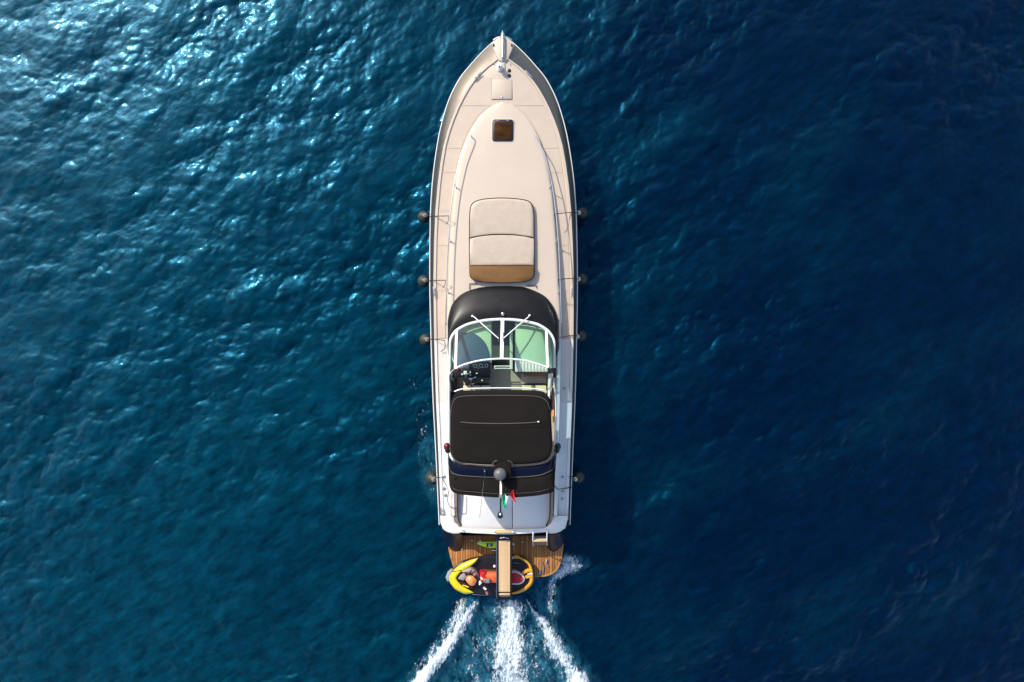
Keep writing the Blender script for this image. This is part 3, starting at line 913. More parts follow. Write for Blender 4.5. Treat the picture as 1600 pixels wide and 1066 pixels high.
# passenger dash with fluted cushion
m = M(); m.slab([(804.5, 501), (830, 503), (856, 514), (863, 530), (863, 575), (856, 578), (804.5, 563)], 1.1, zdash, .02); dr2 = obj('passenger_dash', m, DASHC, yacht)
m = M(); m.slab([(803.2, 500.5), (804.3, 500.5), (804.3, 581), (803.2, 581)], 1.1, zdash+.03, .004); obj('edge_trim', m, BLACK, dr2)
nfl = 10; w_f = (856-804.6)/nfl
for i in range(nfl):
    xa_ = 804.6+w_f*i; m = M()
    yt = 562.5 if i < 4 else 562.5+(i-3)*2.0
    m.pillow(rrect(xa_+.15, yt, xa_+w_f-.15, 581.3, 1.2, 3), zdash-.05, zdash+.07, .06, .02)
    obj('cushion_flute', m, WHITE, dr2)
m = M(); m.slab([(820, 581), (855, 581), (855, 587), (820, 587)], 1.4, 1.82, .01); obj('wooden_shelf', m, WOODB, yacht)
m = M(); m.slab([(813.5, 580), (855.5, 580), (855.5, 618), (813.5, 618)], 1.06, 1.5, .03); obj('passenger_footwell', m, GREYV, yacht)
m = M(); m.slab([(814, 583), (854, 583), (854, 600), (814, 600)], 1.3, 1.56, .02); obj('passenger_panel', m, CUSH, yacht)
# helm and passenger seats
for nm, x0, x1 in (('helm_seat', 723, 766), ('passenger_seat', 815, 854)):
    m = M(); m.slab(rrect(x0, 602, x1, 640, 3), 1.06, 1.55, .03); st = obj(nm, m, GREYV, yacht)
    n = 3 if nm == 'helm_seat' else 2
    for i in range(n):
        w_s = (x1-x0)/n; m = M(); m.pillow(rrect(x0+w_s*i+.3, 602, x0+w_s*(i+1)-.3, 632, 2, 3), 1.55, 1.68, .1, .02)
        obj('seat_cushion', m, SEATC, st)
    m = M(); m.tube([P(x0+4, 600.5, 1.66), P(x1-1, 600.5, 1.66)], .03, 8); obj('seat_rail', m, BLACK, st)
# side lockers inside the coaming
m = M(); m.slab([(856.5, 584), (863, 584), (863, 640), (856.5, 640)], 1.1, 1.9, .02); obj('side_locker', m, WHITE, yacht)
m = M(); m.slab([(703, 590), (711, 590), (711, 640), (703, 640)], 1.1, 1.9, .02); obj('side_locker', m, BLACK, yacht)
m = M(); m.tube([P(x, y, z) for x, y, z in spl([(856.5, 575, 2.93), (863.5, 583.5, 2.95), (862.5, 595, 3.05), (861.3, 612, 3.2), (861, 640, 3.25)], 4)], .035, 8); obj('canopy_strut', m, BLACK, yacht)
m = M(); m.tube([P(x, y, z) for x, y, z in spl([(711, 576, 2.93), (704.5, 583, 2.95), (703, 592, 3.0), (705.5, 612, 3.15)], 4)], .025, 8); obj('canopy_strut', m, BLACK, yacht)
m = M(); m.tube([P(x, y, z) for x, y, z in spl([(864, 604, 2.5), (858.5, 615, 3.0), (858, 625, 3.2)], 4)], .03, 8); obj('canopy_strut', m, WMETAL, yacht)

# canopy
bim = [(714, 613.5), (722, 611), (745, 610.2), (785, 609.8), (825, 610.2), (845, 611.6), (852, 615), (858.5, 622), (860.8, 632), (861.5, 650), (862.8, 675), (863.5, 697), (861, 711), (854, 719.5), (838, 724.6), (800, 727), (765, 727.2), (726, 724.4), (712, 719.3), (705, 710), (703, 698), (703.2, 670), (703.4, 646), (704.6, 628), (708, 619)]
bimc = spl(bim+[bim[0]], 3)[:-1]
ZBm = 3.5
m = M(); o_ = [P(x, y, ZBm) for x, y in bimc]
cx_ = sum(p[0] for p in o_)/len(o_); cy_ = sum(p[1] for p in o_)/len(o_); rr2 = []
cprof = curve([(0, .108), (.25, .105), (.55, .09), (.8, .065), (.93, .035), (.975, 0.0)])
for k, zz in [(.99, ZBm-.18), (1.0, ZBm-.12), (.995, ZBm-.05)]+[(q, ZBm+cprof(q)) for q in (.975, .955, .93, .9, .86, .8, .74, .68, .61, .54, .47, .4, .33, .26, .19, .12, .06, .02)]:
    rr2.append([(cx_+(p[0]-cx_)*k, cy_+(p[1]-cy_)*k, zz+(0.016*(float(fbm(np.array([(cx_+(p[0]-cx_)*k)*1.1]), np.array([(cy_+(p[1]-cy_)*k)*3.4]), 500, 3)[0])-.5)
                + 0.022*math.cos((cy_+(p[1]-cy_)*k-cy_)*4.4)*(1-k*.6))*min(1, (1-k)*12)) for p in o_])
m.loft(rr2, True, False, True); can = obj('canopy', m, CANVAS, yacht, smooth=60)


def seam(pts, r, ma=PIPING, name='seam', par=None, n=4):
    return obj(name, M().tube([P(*p) for p in spl(pts, n)], r, 6), ma, par or can)


zt_ = ZBm+.05
seam([(704.5, 645, ZBm-.03), (706.5, 632, ZBm+.01), (712, 623, ZBm+.03), (722, 619.5, ZBm+.045), (745, 618.4, ZBm+.06), (785, 618, ZBm+.062), (825, 618.6, ZBm+.06), (843, 620.5, ZBm+.045), (854, 627, ZBm+.03), (859, 640, ZBm)], .010)
seam([(704, 651, ZBm-.02), (707, 659, ZBm+.02), (714, 665, ZBm+.06), (725, 667.5, ZBm+.09), (755, 668.2, ZBm+.125), (785, 668.5, ZBm+.132), (815, 668.2, ZBm+.125), (845, 667, ZBm+.09), (855, 662, ZBm+.055), (861, 652, ZBm-.02)], .007, CANVAS)
zp = seam([(720, 659.6, ZBm+.105), (735, 661, ZBm+.12), (760, 661.7, ZBm+.138), (785, 662, ZBm+.144), (808, 661.5, ZBm+.138), (830, 660.6, ZBm+.12), (841, 659.3, ZBm+.10)], .013, PIPING, 'zip')
m = M(); m.ball(P(841.5, 659.3, ZBm+.11), .04, 10, 6); obj('zip_end', m, CHROME, zp)
seam([(x, y, ZBm-.06) for x, y in [(703, 700), (706, 712), (713, 719.8), (727, 725), (765, 728), (800, 727.6), (838, 725.4), (854, 720.3), (861.5, 711.5), (864, 700)]], .014)
m = M(); m.tube([P(x, y, z) for x, y, z in spl([(710, 612, ZBm-.13), (722, 608.2, ZBm-.1), (745, 607, ZBm-.08), (785, 606.4, ZBm-.07), (825, 607, ZBm-.08), (846, 609, ZBm-.1), (855, 613, ZBm-.13)], 4)], .018, 8); obj('front_bow', m, WMETAL, can)

# radar arch under the canopy's aft edge
up = [(700.2, 700, 2.55), (701, 712, 3.05), (705, 720, 3.28), (714, 725.5, 3.34), (727, 727.6, 3.36), (765, 729.5, 3.38), (785, 729.8, 3.38), (805, 729.5, 3.38), (838, 727, 3.36), (855, 722.5, 3.34), (864, 715, 3.26), (867.5, 706, 3.0), (869, 696, 2.55)]
dn = [(699.8, 715, 2.3), (701.2, 728, 2.85), (705.6, 737.3, 3.22), (714, 741.2, 3.3), (727, 743.3, 3.34), (765, 745.3, 3.36), (785, 745.7, 3.36), (805, 745.3, 3.36), (838, 743, 3.34), (855, 738, 3.3), (863.4, 732, 3.18), (868, 720, 2.8), (869.6, 708, 2.3)]
U = spl(up, 4); D = spl(dn, 4)
m = M(); rr2 = []
for a, b in zip(U, D):
    mid = [(a[k]*(1-q)+b[k]*q) + (0.03*math.sin(math.pi*q) if k == 2 else 0) for q in (0, .25, .5, .75, 1) for k in range(3)]
    r = [P(*mid[i*3:i*3+3]) for i in range(5)]
    r = [(r[0][0], r[0][1], r[0][2]-.14)] + r + [(r[-1][0], r[-1][1], r[-1][2]-.14)]
    rr2.append(r)
m.loft(rr2, True); arch = obj('radar_arch', m, ARCHM, yacht, smooth=60)
seam([(p[0], p[1]+.6, p[2]+.005) for p in dn], .013, PIPING, 'arch_trim', arch)
for s, px, ma in ((-1, 698.5, REDL), (1, 871.2, GREENL)):
    m = M(); m.ball(P(px, 698, 2.55), (.10, .12, .09), 14, 8); nl = obj('navigation_light', m, ma, arch)
    m = M(); m.ball(P(px-s*1.5, 704, 2.5), (.09, .09, .08), 12, 8); obj('light_housing', m, BLACK, nl)

# aft apron of the canopy
top2 = [(p[0], p[1]+1.0, p[2]-.03) for p in dn]
bot2 = [(701, 742, 2.75), (702, 756, 3.05), (704.5, 765, 3.2), (711, 770.8, 3.28), (725, 773.5, 3.3), (765, 777, 3.32), (785, 777.8, 3.32), (805, 777.5, 3.32), (838, 774.8, 3.3), (853, 772, 3.28), (864, 768.5, 3.2), (866.6, 755, 3.05), (867.5, 735, 2.75)]
U = spl(top2, 4); D = spl(bot2, 4)
m = M(); rr2 = []
for a, b in zip(U, D):
    r = []
    for q in (0, .2, .4, .6, .8, .93, 1):
        p = [a[k]*(1-q)+b[k]*q for k in range(3)]
        p[2] += 0.05*math.sin(math.pi*q) + 0.012*math.sin(a[0]*.35)*q
        r.append(P(*p))
    r.append((r[-1][0], r[-1][1]+.01, r[-1][2]-.05))
    rr2.append(r)
m.loft(rr2); ap = obj('canopy_apron', m, CANVAS, yacht, smooth=60)
hem = [(a[0]*.2+b[0]*.8, a[1]*.2+b[1]*.8, a[2]*.2+b[2]*.8+.035) for a, b in zip(top2, bot2)]
seam(hem[2:-2], .006, PIPING, 'hem', ap)
for s, pts in ((-1, [(712, 745, 3.36), (705.5, 758, 3.2), (711, 766, 3.32)]), (1, [(857, 744, 3.36), (863, 757, 3.2), (857, 765, 3.32)])):
    seam(pts, .012, BLACK, 'dart', ap)

# radar dome, mast, light, antenna
m = M(); m.slab(rrect(772, 721.5, 799, 748, 4), 3.3, 3.58, .05); rb = obj('dome_bracket', m, CANVAS, arch)
obj('bracket_piping', M().tube([P(x, y, z) for x, y, z in spl([(769.5, 727, 3.58), (771.5, 722, 3.62), (777, 719.6, 3.64)], 4)], .014, 6), PIPING, rb)
obj('bracket_piping', M().tube([P(x, y, z) for x, y, z in spl([(793, 719.6, 3.64), (798.5, 722, 3.62), (801.5, 727, 3.58)], 4)], .014, 6), PIPING, rb)
m = M(); m.lathe(P(781.5, 740, 3.6), [(.12, 0), (.165, .04), (.178, .11), (.165, .17), (.13, .215), (.07, .245), (.01, .255)], 24); rd = obj('radar_dome', m, DOME, yacht, smooth=60)
m = M(); m.tube([P(782, 749, 3.6), P(782.6, 757, 3.95), P(782.8, 776, 4.2)], .032, 8); ma_ = obj('mast', m, WMETAL, yacht)
m = M(); m.lathe(P(782.6, 775.5, 4.18), [(.05, 0), (.055, .03), (.05, .07), (.02, .08)], 12); obj('mast_collar', m, GREYV, ma_)
m = M(); m.tube([P(782.6, 777, 4.2), P(781.9, 800, 4.6)], .022, 8); obj('light_pole', m, BLACK, ma_)
m = M(); m.lathe(P(781.6, 803.5, 4.57), [(.07, 0), (.072, .1), (.04, .115), (.036, .12)], 14, (0, -.35, 1)); ml = obj('mast_light', m, BLACK, ma_)
m = M(); m.ball(P(781.7, 803.8, 4.69), (.028, .036, .02), 10, 6); obj('lens', m, WMETAL, ml)
m = M(); m.tube([P(757.5, 735, 3.38), P(757, 742, 3.7), P(749.5, 809, 5.0)], .010, 6, .005); an = obj('whip_antenna', m, CHROME, yacht)
m = M(); m.lathe(P(757.7, 735, 3.38), [(.04, 0), (.035, .06), (.02, .09)], 10); obj('antenna_base', m, CHROME, an)

# aft deck and transom
m = M()
tr = [(687.5, 806), (688, 818), (692.5, 828.5), (699, 832.5), (707, 834.6), (716, 834.6), (719.5, 832.2), (740, 833.8), (775, 835.6), (800, 835.6), (832, 834), (856, 831.8), (860.5, 834.6), (869, 834), (877, 831), (884.5, 824), (887.3, 812), (888, 806)]
zt2 = 1.54
oo = [P(x, y, zt2) for x, y in tr]
inn = [(712, 806), (712, 815), (714, 819), (716, 822), (719, 824.5), (724, 826), (730, 826.3), (745, 826.4), (775, 826.6), (800, 826.6), (830, 826.4), (842, 826.2), (848, 825.6), (853, 824.5), (857, 822), (859.5, 819), (861, 815), (861, 806)]
ii_ = [P(x, y, zt2) for x, y in inn]
rr2 = []
for a, b in zip(oo, ii_):
    r = [(a[0], a[1], .9), (a[0], a[1], zt2-.05)]
    for q, dz in ((.06, .02), (.14, .04), (.5, .045), (.9, .035), (1, .0)):
        r.append((a[0]*(1-q)+b[0]*q, a[1]*(1-q)+b[1]*q, zt2-.02+dz))
    rr2.append(r)
m.loft(rr2); trn = obj('transom', m, WHITE, yacht, smooth=50)
m = M(); m.slab([(715, 760), (800.1, 760), (800.1, 826.2), (722, 826.2), (717.5, 823), (715, 817)], 1.2, 1.47, .015); obj('aft_hatch', m, WHITE, yacht)
m = M(); m.slab([(801.1, 760), (862, 760), (862, 815), (859, 822), (853, 826.2), (801.1, 826.2)], 1.2, 1.47, .015); obj('aft_hatch', m, WHITE, yacht)
m = M(); m.slab([(700, 600), (870, 600), (870, 828), (700, 828)], .9, 1.0, .005); obj('engine_bed', m, BLACK, yacht)
# cockpit inner trim strips
for pts in ([(707.5, 756), (707.8, 790), (708.5, 808), (711, 817), (718.5, 823.5)], [(864.8, 756), (864.4, 790), (863.6, 808), (861, 817), (855, 823.5)]):
    s = -1 if pts[0][0] < 785 else 1
    c_ = spl(pts, 5); rr2 = []; m = M()
    for i, p in enumerate(c_):
        wd_ = (7.0 if s < 0 else 5.0)*min(1, (len(c_)-i)/6+.15)
        a = P(p[0], p[1], 1.72-.25*i/len(c_)); b = P(p[0]-s*wd_, p[1]-1*i/len(c_), 1.70-.25*i/len(c_))
        rr2.append([(a[0], a[1], 1.2), a, b, (b[0], b[1], 1.2)])
    m.loft(rr2); tt = obj('coaming_pad', m, TANT, yacht)
    obj('pad_piping', M().tube([r[2] for r in rr2], .016, 6), BLACK, tt)
m = M(); m.slab([(774, 829.3), (802, 829.3), (802.6, 833.2), (773.6, 833.2)], 1.55, 1.65, .012); stp = obj('transom_tread', m, TREAD, yacht)
for xx in (773.6, 802.6):
    m = M(); m.ball(P(xx, 831.5, 1.64), (.035, .03, .02), 10, 6); obj('tread_fitting', m, CHROME, stp)
# dark wings of the hull either side of the platform
for s in (-1, 1):
    tp = [(855.5, 834.2), (860.5, 835), (869, 834.2), (877, 831.3), (884.5, 824), (887.3, 812), (888.5, 800)]
    lo = [(855.8, 856), (860, 861.5), (866, 862.5), (873, 859), (881, 849), (886, 836), (889, 815)]
    if s < 0:
        tp = [(2*788.0-x, y) for x, y in tp]; lo = [(2*788.6-x, y) for x, y in lo]
    tp = spl(tp, 4); lo = spl(lo, 4)
    m = M(); rr2 = []
    for a, b in zip(tp, lo):
        A = P(a[0], a[1], 1.46); B = P(b[0], b[1], .30); r = []
        for q in (0, .15, .4, .7, .92, 1):
            k = q**1.5
            r.append((A[0]*(1-k)+B[0]*k, A[1]*(1-k)+B[1]*k, A[2]*(1-q)+B[2]*q))
        r.append((B[0], B[1], .1)); rr2.append(r)
    A = rr2[0]; rr2.insert(0, [(p[0], P(0, 834, 1.46)[1]+.05, p[2]) for p in A])
    m.loft(rr2); obj('hull_wing', m, NAVYHULL, yacht, smooth=60)
m = M(); a = P(716, 834.4, 1.48); b = P(858, 834.4, 1.48); a2 = P(716, 838, .3); b2 = P(858, 838, .3)
m.add([(a[0], a[1]+.06, 1.48), (b[0], b[1]+.06, 1.48), (b2[0], a2[1]+.1, .3), (a2[0], a2[1]+.1, .3)], [(0, 1, 2, 3)]); obj('transom_panel', m, mat('mahogany_panel', (0.07, 0.02, 0.012), .4), yacht)

# fittings let into the side decks
for px, py in ((694, 745), (694, 763.5), (696, 774), (697, 812), (879, 745), (879, 767.5), (878.3, 779), (878, 812.5), (882.3, 606.5)):
    m = M(); zz = zd(py)+.012; m.lathe(P(px, py, zz), [(.048, 0), (.048, .014), (.036, .018), (.034, .01), (.0, .01)], 16); df = obj('deck_filler', m, CHROME, yacht)
    m = M(); m.lathe(P(px+.2, py, zz), [(.026, 0), (.026, .015), (.004, .016)], 12); obj('filler_cap', m, GREYV, df)
for px, py in ((723, 828.5), (853, 827.5), (832.8, 829.5)):
    m = M(); m.ball(P(px, py, 1.63), (.025, .04, .02), 10, 6); obj('pad_eye', m, CHROME, yacht)
m = M(); m.tube([P(x, y, z) for x, y, z in spl([(689.5, 745, 1.47), (700, 765, 1.8), (699.5, 782, 1.78), (702, 790, 1.77), (705.5, 793.5, 1.78), (716, 794.5, 1.74)], 5)], .011, 6); obj('coaming_cord', m, BLACK, yacht)
m = M(); m.tube([P(x, y, z) for x, y, z in spl([(864, 756, 2.05), (869, 762, 1.85), (871.5, 764.5, 1.8), (880, 763.5, 1.5), (890, 762, 1.5), (894, 761, 1.3)], 5)], .014, 6); obj('side_line', m, BLACK, yacht)
m = M(); m.tube([P(x, y, z) for x, y, z in [(695, 534, 1.9), (696, 541, 1.75), (694, 546, 1.62), (689, 549.5, 1.56)]], .012, 6); obj('hanging_line', m, ROPE, yacht)
m = M(); m.tube([P(x, y, z) for x, y, z in spl([(729, 776, 1.49), (728.5, 800, 1.49), (727, 803, 1.49), (721, 802, 1.49)], 4)], .006, 6); obj('hatch_line', m, GREYV, yacht)
m = M(); m.slab([(862.8, 641), (865.8, 641), (866, 660), (864, 661)], 2.3, 2.36, .01); obj('wooden_pocket', m, AMBER, yacht)

# swim platform: base and teak planks
ZP = .30
plat = [(699.8, 850), (701.5, 862), (704.5, 874), (708.5, 886), (713, 893.5), (721, 899), (732, 901.5), (760, 902.5), (790, 903), (820, 902.5), (846, 901.5), (857, 899.5), (866.5, 894.5), (872.5, 887), (876.5, 878), (879, 864), (880.7, 849)]
full = plat+[(880.7, 836), (699.8, 836)]
m = M(); m.slab(full, .08, ZP, .02); sp = obj('swim_platform', m, CAULK, yacht)
px_ = np.array([p[0] for p in plat]); py_ = np.array([p[1] for p in plat])
pc = spl(plat, 6)


def bottom_at(x):
    best = 0
    for a, b in zip(pc[:-1], pc[1:]):
        if (a[0]-x)*(b[0]-x) <= 0 and abs(a[0]-b[0]) > 1e-9:
            best = max(best, a[1]+(b[1]-a[1])*(x-a[0])/(b[0]-a[0]))
    return best


pitch = 4.1; x = 703.2; i = 0
while x < 877.5:
    x2 = min(x+pitch-.55, 877.6)
    ba, bb = bottom_at(x)-2.2, bottom_at(x2)-2.2
    if min(ba, bb) > 842:
        m = M(); m.slab([(x, 837), (x2, 837), (x2, bb), (x, ba)], ZP-.02, ZP+.012, .004)
        obj('plank', m, TEAK[(i*7+i//3) % 3], sp)
    x += pitch; i += 1
m = M()
rr2 = []
c_out = [P(a, b, ZP+.016) for a, b in pc]; c_in = [P(a+(790-a)*.017, b-2.0*(1 if b > 880 else .3), ZP+.016) for a, b in pc]
m.loft([[(p[0], p[1], .2) for p in c_out], c_out, c_in, [(p[0], p[1], .2) for p in c_in]])
obj('border_plank', m, TEAK[2], sp)
for px, py in ((737.5, 844.5), (722, 858), (816.5, 847), (867.5, 857.5)):
    m = M(); m.ball(P(px, py, ZP+.03), (.035, .03, .03), 10, 6); obj('platform_stud', m, PALE, sp)
m = M(); m.ball(P(802.3, 850.5, ZP+.05), .045, 10, 6); obj('platform_stud', m, WMETAL, sp)
m = M()
for yy, xa_, xb_ in ((870.2, 759.5, 776), (873.2, 760, 776), (860.5, 768, 776)): m.tube([P(xa_, yy, ZP+.12), P(xb_, yy, ZP+.12)], .022, 8)
obj('cradle_bar', m, CHROME, sp)
m = M()
m.tube([P(846.5, 878, ZP+.06), P(849.5, 886, ZP+.06), P(848, 897, ZP+.05)], .022, 8)
m.tube([P(842.8, 891, ZP+.06), P(843, 897, ZP+.06)], .035, 8)
m.tube([P(854.5, 874, ZP+.06), P(853, 880, ZP+.08), P(857, 886, ZP+.05)], .022, 8)
obj('folded_ladder', m, CHROME, sp)

# gangway over the stern
ZG = 1.18
m = M(); m.slab(rrect(775.6, 836, 799.9, 937.5, 2), ZG-.13, ZG-.05, .01); gw = obj('gangway', m, BLACK, yacht)
for xa_, xb_ in ((775.8, 779.2), (797.0, 800.2)):
    m = M(); m.slab(rrect(xa_, 833, xb_, 936.5, 1.2), ZG-.11, ZG+.02, .015); obj('side_rail', m, BLACK, gw)
obj('rail_trim', M().tube([P(776.0, 845, ZG+.012), P(775.8, 934, ZG+.012)], .012, 6), CHROME, gw)
y = 845.0; tm = M()
k = 0
while y < 924.5:
    tm.slab([(779.6, y), (796.7, y), (796.7, y+1.75), (779.6, y+1.75)], ZG-.06, ZG+.0, .004); y += 2.0; k += 1
tr_o = obj('tread', tm, TREAD, gw)
m = M()
for xx in (780.3, 795.9): m.slab([(xx-.9, 844.8), (xx+.9, 844.8), (xx+.9, 925), (xx-.9, 925)], ZG-.03, ZG+.006, .003)
obj('tread_edge', m, TREAD, gw)
m = M(); m.slab([(779.4, 927.6), (796.8, 927.6), (796.8, 930), (779.4, 930)], ZG-.06, ZG-.005, .008); obj('end_tread', m, TREAD, gw)
m = M(); m.add([P(779.4, 930.3, ZG-.01), P(796.8, 930.3, ZG-.01), P(796.2, 937, ZG-.14), P(780, 937, ZG-.14)], [(0, 1, 2, 3)]); obj('end_ramp', m, TANT, gw)
m = M(); m.tube([P(781, 841, ZG+.02), P(788, 839.8, ZG+.06), P(795, 841.4, ZG+.02)], .018, 8); obj('gangway_hinge', m, CHROME, gw)

# boarding step on the starboard side of the platform
m = M(); m.slab([(833, 842.5), (855.8, 842), (856, 846.6), (833, 847)], 1.42, 1.46, .01); bs = obj('boarding_step', m, TREAD, yacht)
m = M(); m.slab([(833, 847.6), (856, 847.2), (855.6, 851.4), (833.2, 851.6)], .74, .78, .01); obj('lower_tread', m, TANT, bs)
m = M(); m.slab([(834, 838), (855, 837.6), (855, 841.4), (834, 841.7)], .8, .84, .01); obj('lower_tread', m, GREYV, bs)
for xa_ in (833, 854.8):
    m = M(); m.tube([P(xa_+.2, 828.5, 1.62), P(xa_, 833.5, 1.65), P(xa_-.2, 845, 1.44), P(xa_, 852, .76), P(xa_, 852, .5)], .024, 8); obj('step_rail', m, WMETAL, bs)

# ------------------------------------------------------------------ sun pad lying on the coachroof
sun = thing('sun_pad', 'cream sun pad with a brown folded end lying on the cabin roof', 'sun pad', V(784, 375, 2, zroof(375)))
zs = zroof(370)+.02


def zs_(y): return zroof(y)


front = [(734, 369.5), (734.4, 336), (735.4, 325), (739, 318), (746, 314), (760, 311.3), (784, 310), (808, 311.2), (822, 313.6), (829, 317.5), (832.6, 325), (833.8, 336), (834.6, 369.5), (822, 370.5-2.6), (803, 370-4.8), (784, 370-5.2), (765, 370-4.8), (746, 370.5-2.6)]
front = [(x, y+(1.6 if y > 360 else 0)) for x, y in front]
mid_ = [(734, 372.8), (746, 369.6), (765, 367.4), (784, 367), (803, 367.4), (822, 369.6), (834.7, 372.8), (835, 395), (834.6, 414.6), (734.2, 414.6), (733.8, 395)]
back = [(734.2, 415.6), (834.6, 415.6), (834.5, 428), (833, 434), (827, 438), (813, 440.4), (784, 441.6), (756, 440.4), (742, 438), (736, 434), (734.3, 428)]
m = M(); m.pillow(front, zs_(320)-.02, zs_(340)+.15, .07, .012); obj('front_cushion', m, CUSH, sun, smooth=50)
m = M(); m.pillow(mid_, zs_(380)-.02, zs_(390)+.14, .07, .012); obj('middle_cushion', m, CUSH, sun, smooth=50)
m = M()
o_ = [P(x_, y_, zs_(428)+.22) for x_, y_ in back]; rr2 = []
yA = P(0, 415.6, zs_(428)+.22)[1]; yB = P(0, 441.6, zs_(428)+.22)[1]
cx_ = sum(p[0] for p in o_)/len(o_); cy_ = sum(p[1] for p in o_)/len(o_)
for k, dz in ((1, -.24), (1, -.05), (.985, -.012), (.96, 0), (.5, .01), (.02, .012)):
    r = []
    for p in o_:
        X = cx_+(p[0]-cx_)*k; Y = cy_+(p[1]-cy_)*k; t = (Y-yA)/(yB-yA)
        tz = zs_(428)+.24-.07*t
        r.append((X, Y, tz+dz))
    rr2.append(r)
m.loft(rr2, True, True, True); obj('folded_end', m, TAN, sun, smooth=50, label='brown vinyl folded end of the sun pad')
edge_ = spl([(x_, y_) for x_, y_ in ([(734.2, 430), (733.4, 395), (733.6, 345), (735, 325), (739, 317.6), (746, 313.6), (760, 310.8), (784, 309.5), (808, 310.8), (822, 313.2), (829.5, 317.2), (833.2, 325), (834.4, 345), (835.4, 395), (835, 430)])], 4)
obj('edge_piping', M().tube([P(x_, y_, zs_(y_)+.085) for x_, y_ in edge_], .014, 6), BLACK, sun)
obj('edge_piping', M().tube([P(x_, y_, zs_(428)+.13) for x_, y_ in spl(back[1:]+[back[0]], 3)], .016, 6), BLACK, sun)
obj('seam', M().tube([P(x_, y_, zs_(370)+.135) for x_, y_ in spl([(734, 372.4), (750, 369.2), (767, 367.3), (784, 366.8), (801, 367.3), (818, 369.2), (834.6, 372.4)], 4)], .012, 6), BLACK, sun)

# ------------------------------------------------------------------ fenders
FEN = [(662, 339, -1, 'round black fender on the port side beside the front half of the sun pad', (701.5, 337.5)),
       (662, 439.5, -1, 'round black fender on the port side beside the brown end of the sun pad', (696, 438)),
       (665, 531, -1, 'round black fender on the port side beside the windscreen', (695.5, 532.5)),
       (675, 747, -1, 'greenish black fender on the port side beside the radar arch', (688, 746)),
       (909.5, 333, 1, 'starboard black fender with pale eye beside the front half of the sun pad', (866, 334.5)),
       (909, 436, 1, 'starboard black fender with pale eye beside the brown end of the sun pad', (872, 436.5)),
       (907.5, 525, 1, 'black fender with a pale eye on the starboard side beside the windscreen', (874.5, 527.5)),
       (904, 746, 1, 'black fender lying in shade on the starboard side beside the radar arch', (893, 749))]
for px, py, s, lab, tie in FEN:
    zc = .42
    c = Vector(P(px, py, zc))
    t = thing('fender', lab, 'fender', (c.x, c.y, zc-.28), 'ball fenders hung along the hull')
    big = 1.12 if (s < 0 and py > 700) else (1.0 if s < 0 else .92)
    ax = Vector((-s*.34 if s < 0 else -.62, .02 if s < 0 else -.12, .9)).normalized()
    prof = [(.02, -.235), (.09, -.22), (.155, -.165), (.19, -.08), (.198, 0), (.185, .08), (.145, .155), (.085, .205), (.06, .23)]
    m = M(); m.lathe(c, [(r*big, h*big) for r, h in prof], 20, ax); fb = obj('fender_body', m, RUBBER, t, smooth=60)
    m = M(); m.lathe(c, [(.07*big, .20*big), (.082*big, .25*big), (.06*big, .29*big), (.02, .30*big)], 14, ax); obj('fender_eye', m, PALE if s > 0 else GREYV, t)
    e = c+ax*.29*big
    yr = py; hwp = rail_hw(yr)
    top_p = S(py-1, s*(hwp+.6), zr(py)+.05); dk = S(py-1, s*(deck_hw(py)-1), zd(py)+.06)
    if tie[1] < 540 and py < 540:
        endp = P(tie[0], tie[1], zd(py)+crise(min(py, 505))+.24)
    else:
        endp = P(tie[0], tie[1], zd(py)+.04)
    m = M(); m.tube([e, top_p, dk, endp], .012, 6); obj('fender_line', m, ROPE, t)
    if py < 500:
        m = M(); q = Vector(endp); m.tube([q, q+Vector((s*.02, -.12, -.1)), q+Vector((s*.10, -.22, -.2))], .009, 6); obj('line_tail', m, ROPE, t)

# ------------------------------------------------------------------ flag on the mast
fl = thing('flag', 'small green white and red flag flying from the light mast', 'flag', P(783.2, 790, 4.1))
base_pts = [P(783.2, 781, 4.32), P(785.5, 789.5, 4.02)]
gx0, gx1 = np.array(P(783.6, 777, 4.34)), np.array(P(785, 793.5, 4.22))
tp0, tp1 = np.array(P(801, 768.5, 4.36)), np.array(P(808, 780.5, 4.24))
for k, (nm, ma) in enumerate((('green_stripe', FGREEN), ('white_stripe', FWHITE), ('red_stripe', FRED))):
    m = M(); rr2 = []
    for i in range(7):
        u_ = (k+i/6)/3; r = []
        for j in range(7):
            v_ = j/6
            p = (gx0*(1-v_)+gx1*v_)*(1-u_)+(tp0*(1-v_)+tp1*v_)*u_
            p = p+np.array([0.02*math.sin(u_*9+v_*2), 0.05*math.sin(u_*8+v_*3), .04*math.cos(u_*10+v_*4)])
            r.append(tuple(p))
        rr2.append(r)
    m.loft(rr2); obj(nm, m, ma, fl, smooth=60)

# ------------------------------------------------------------------ lime water toy on the platform
lb = thing('water_board', 'lime green pointed board with black mark lying on the teak platform', 'board', V(762, 851, .6, ZP))
o_ = [(744, 849.5), (748, 847.7), (754, 846.8), (764, 846.6), (776, 846.8), (777.5, 851), (776, 857.2), (768, 857.2), (760, 856), (752, 853.4), (747, 851.2)]
m = M(); m.pillow(o_, ZP+.02, ZP+.22, .1, .03); bd = obj('board_body', m, LIME, lb, smooth=50)
m = M(); m.slab([(746, 847.3), (750, 845.3), (751.5, 844.6), (752.5, 847)], ZP+.1, ZP+.2, .01); obj('board_fin', m, WMETAL, lb)
zl = ZP+.25
m = M(); m.slab([(760.3, 849.0), (762, 849.0), (762, 855), (760.3, 855)], zl-.06, zl+.004, .001)
m.slab([(762, 849.0), (769.7, 849.0), (769.7, 853), (768.6, 854), (762, 854.2)], zl-.06, zl+.004, .001); dc = obj('black_decal', m, BLACK, lb)
m = M()
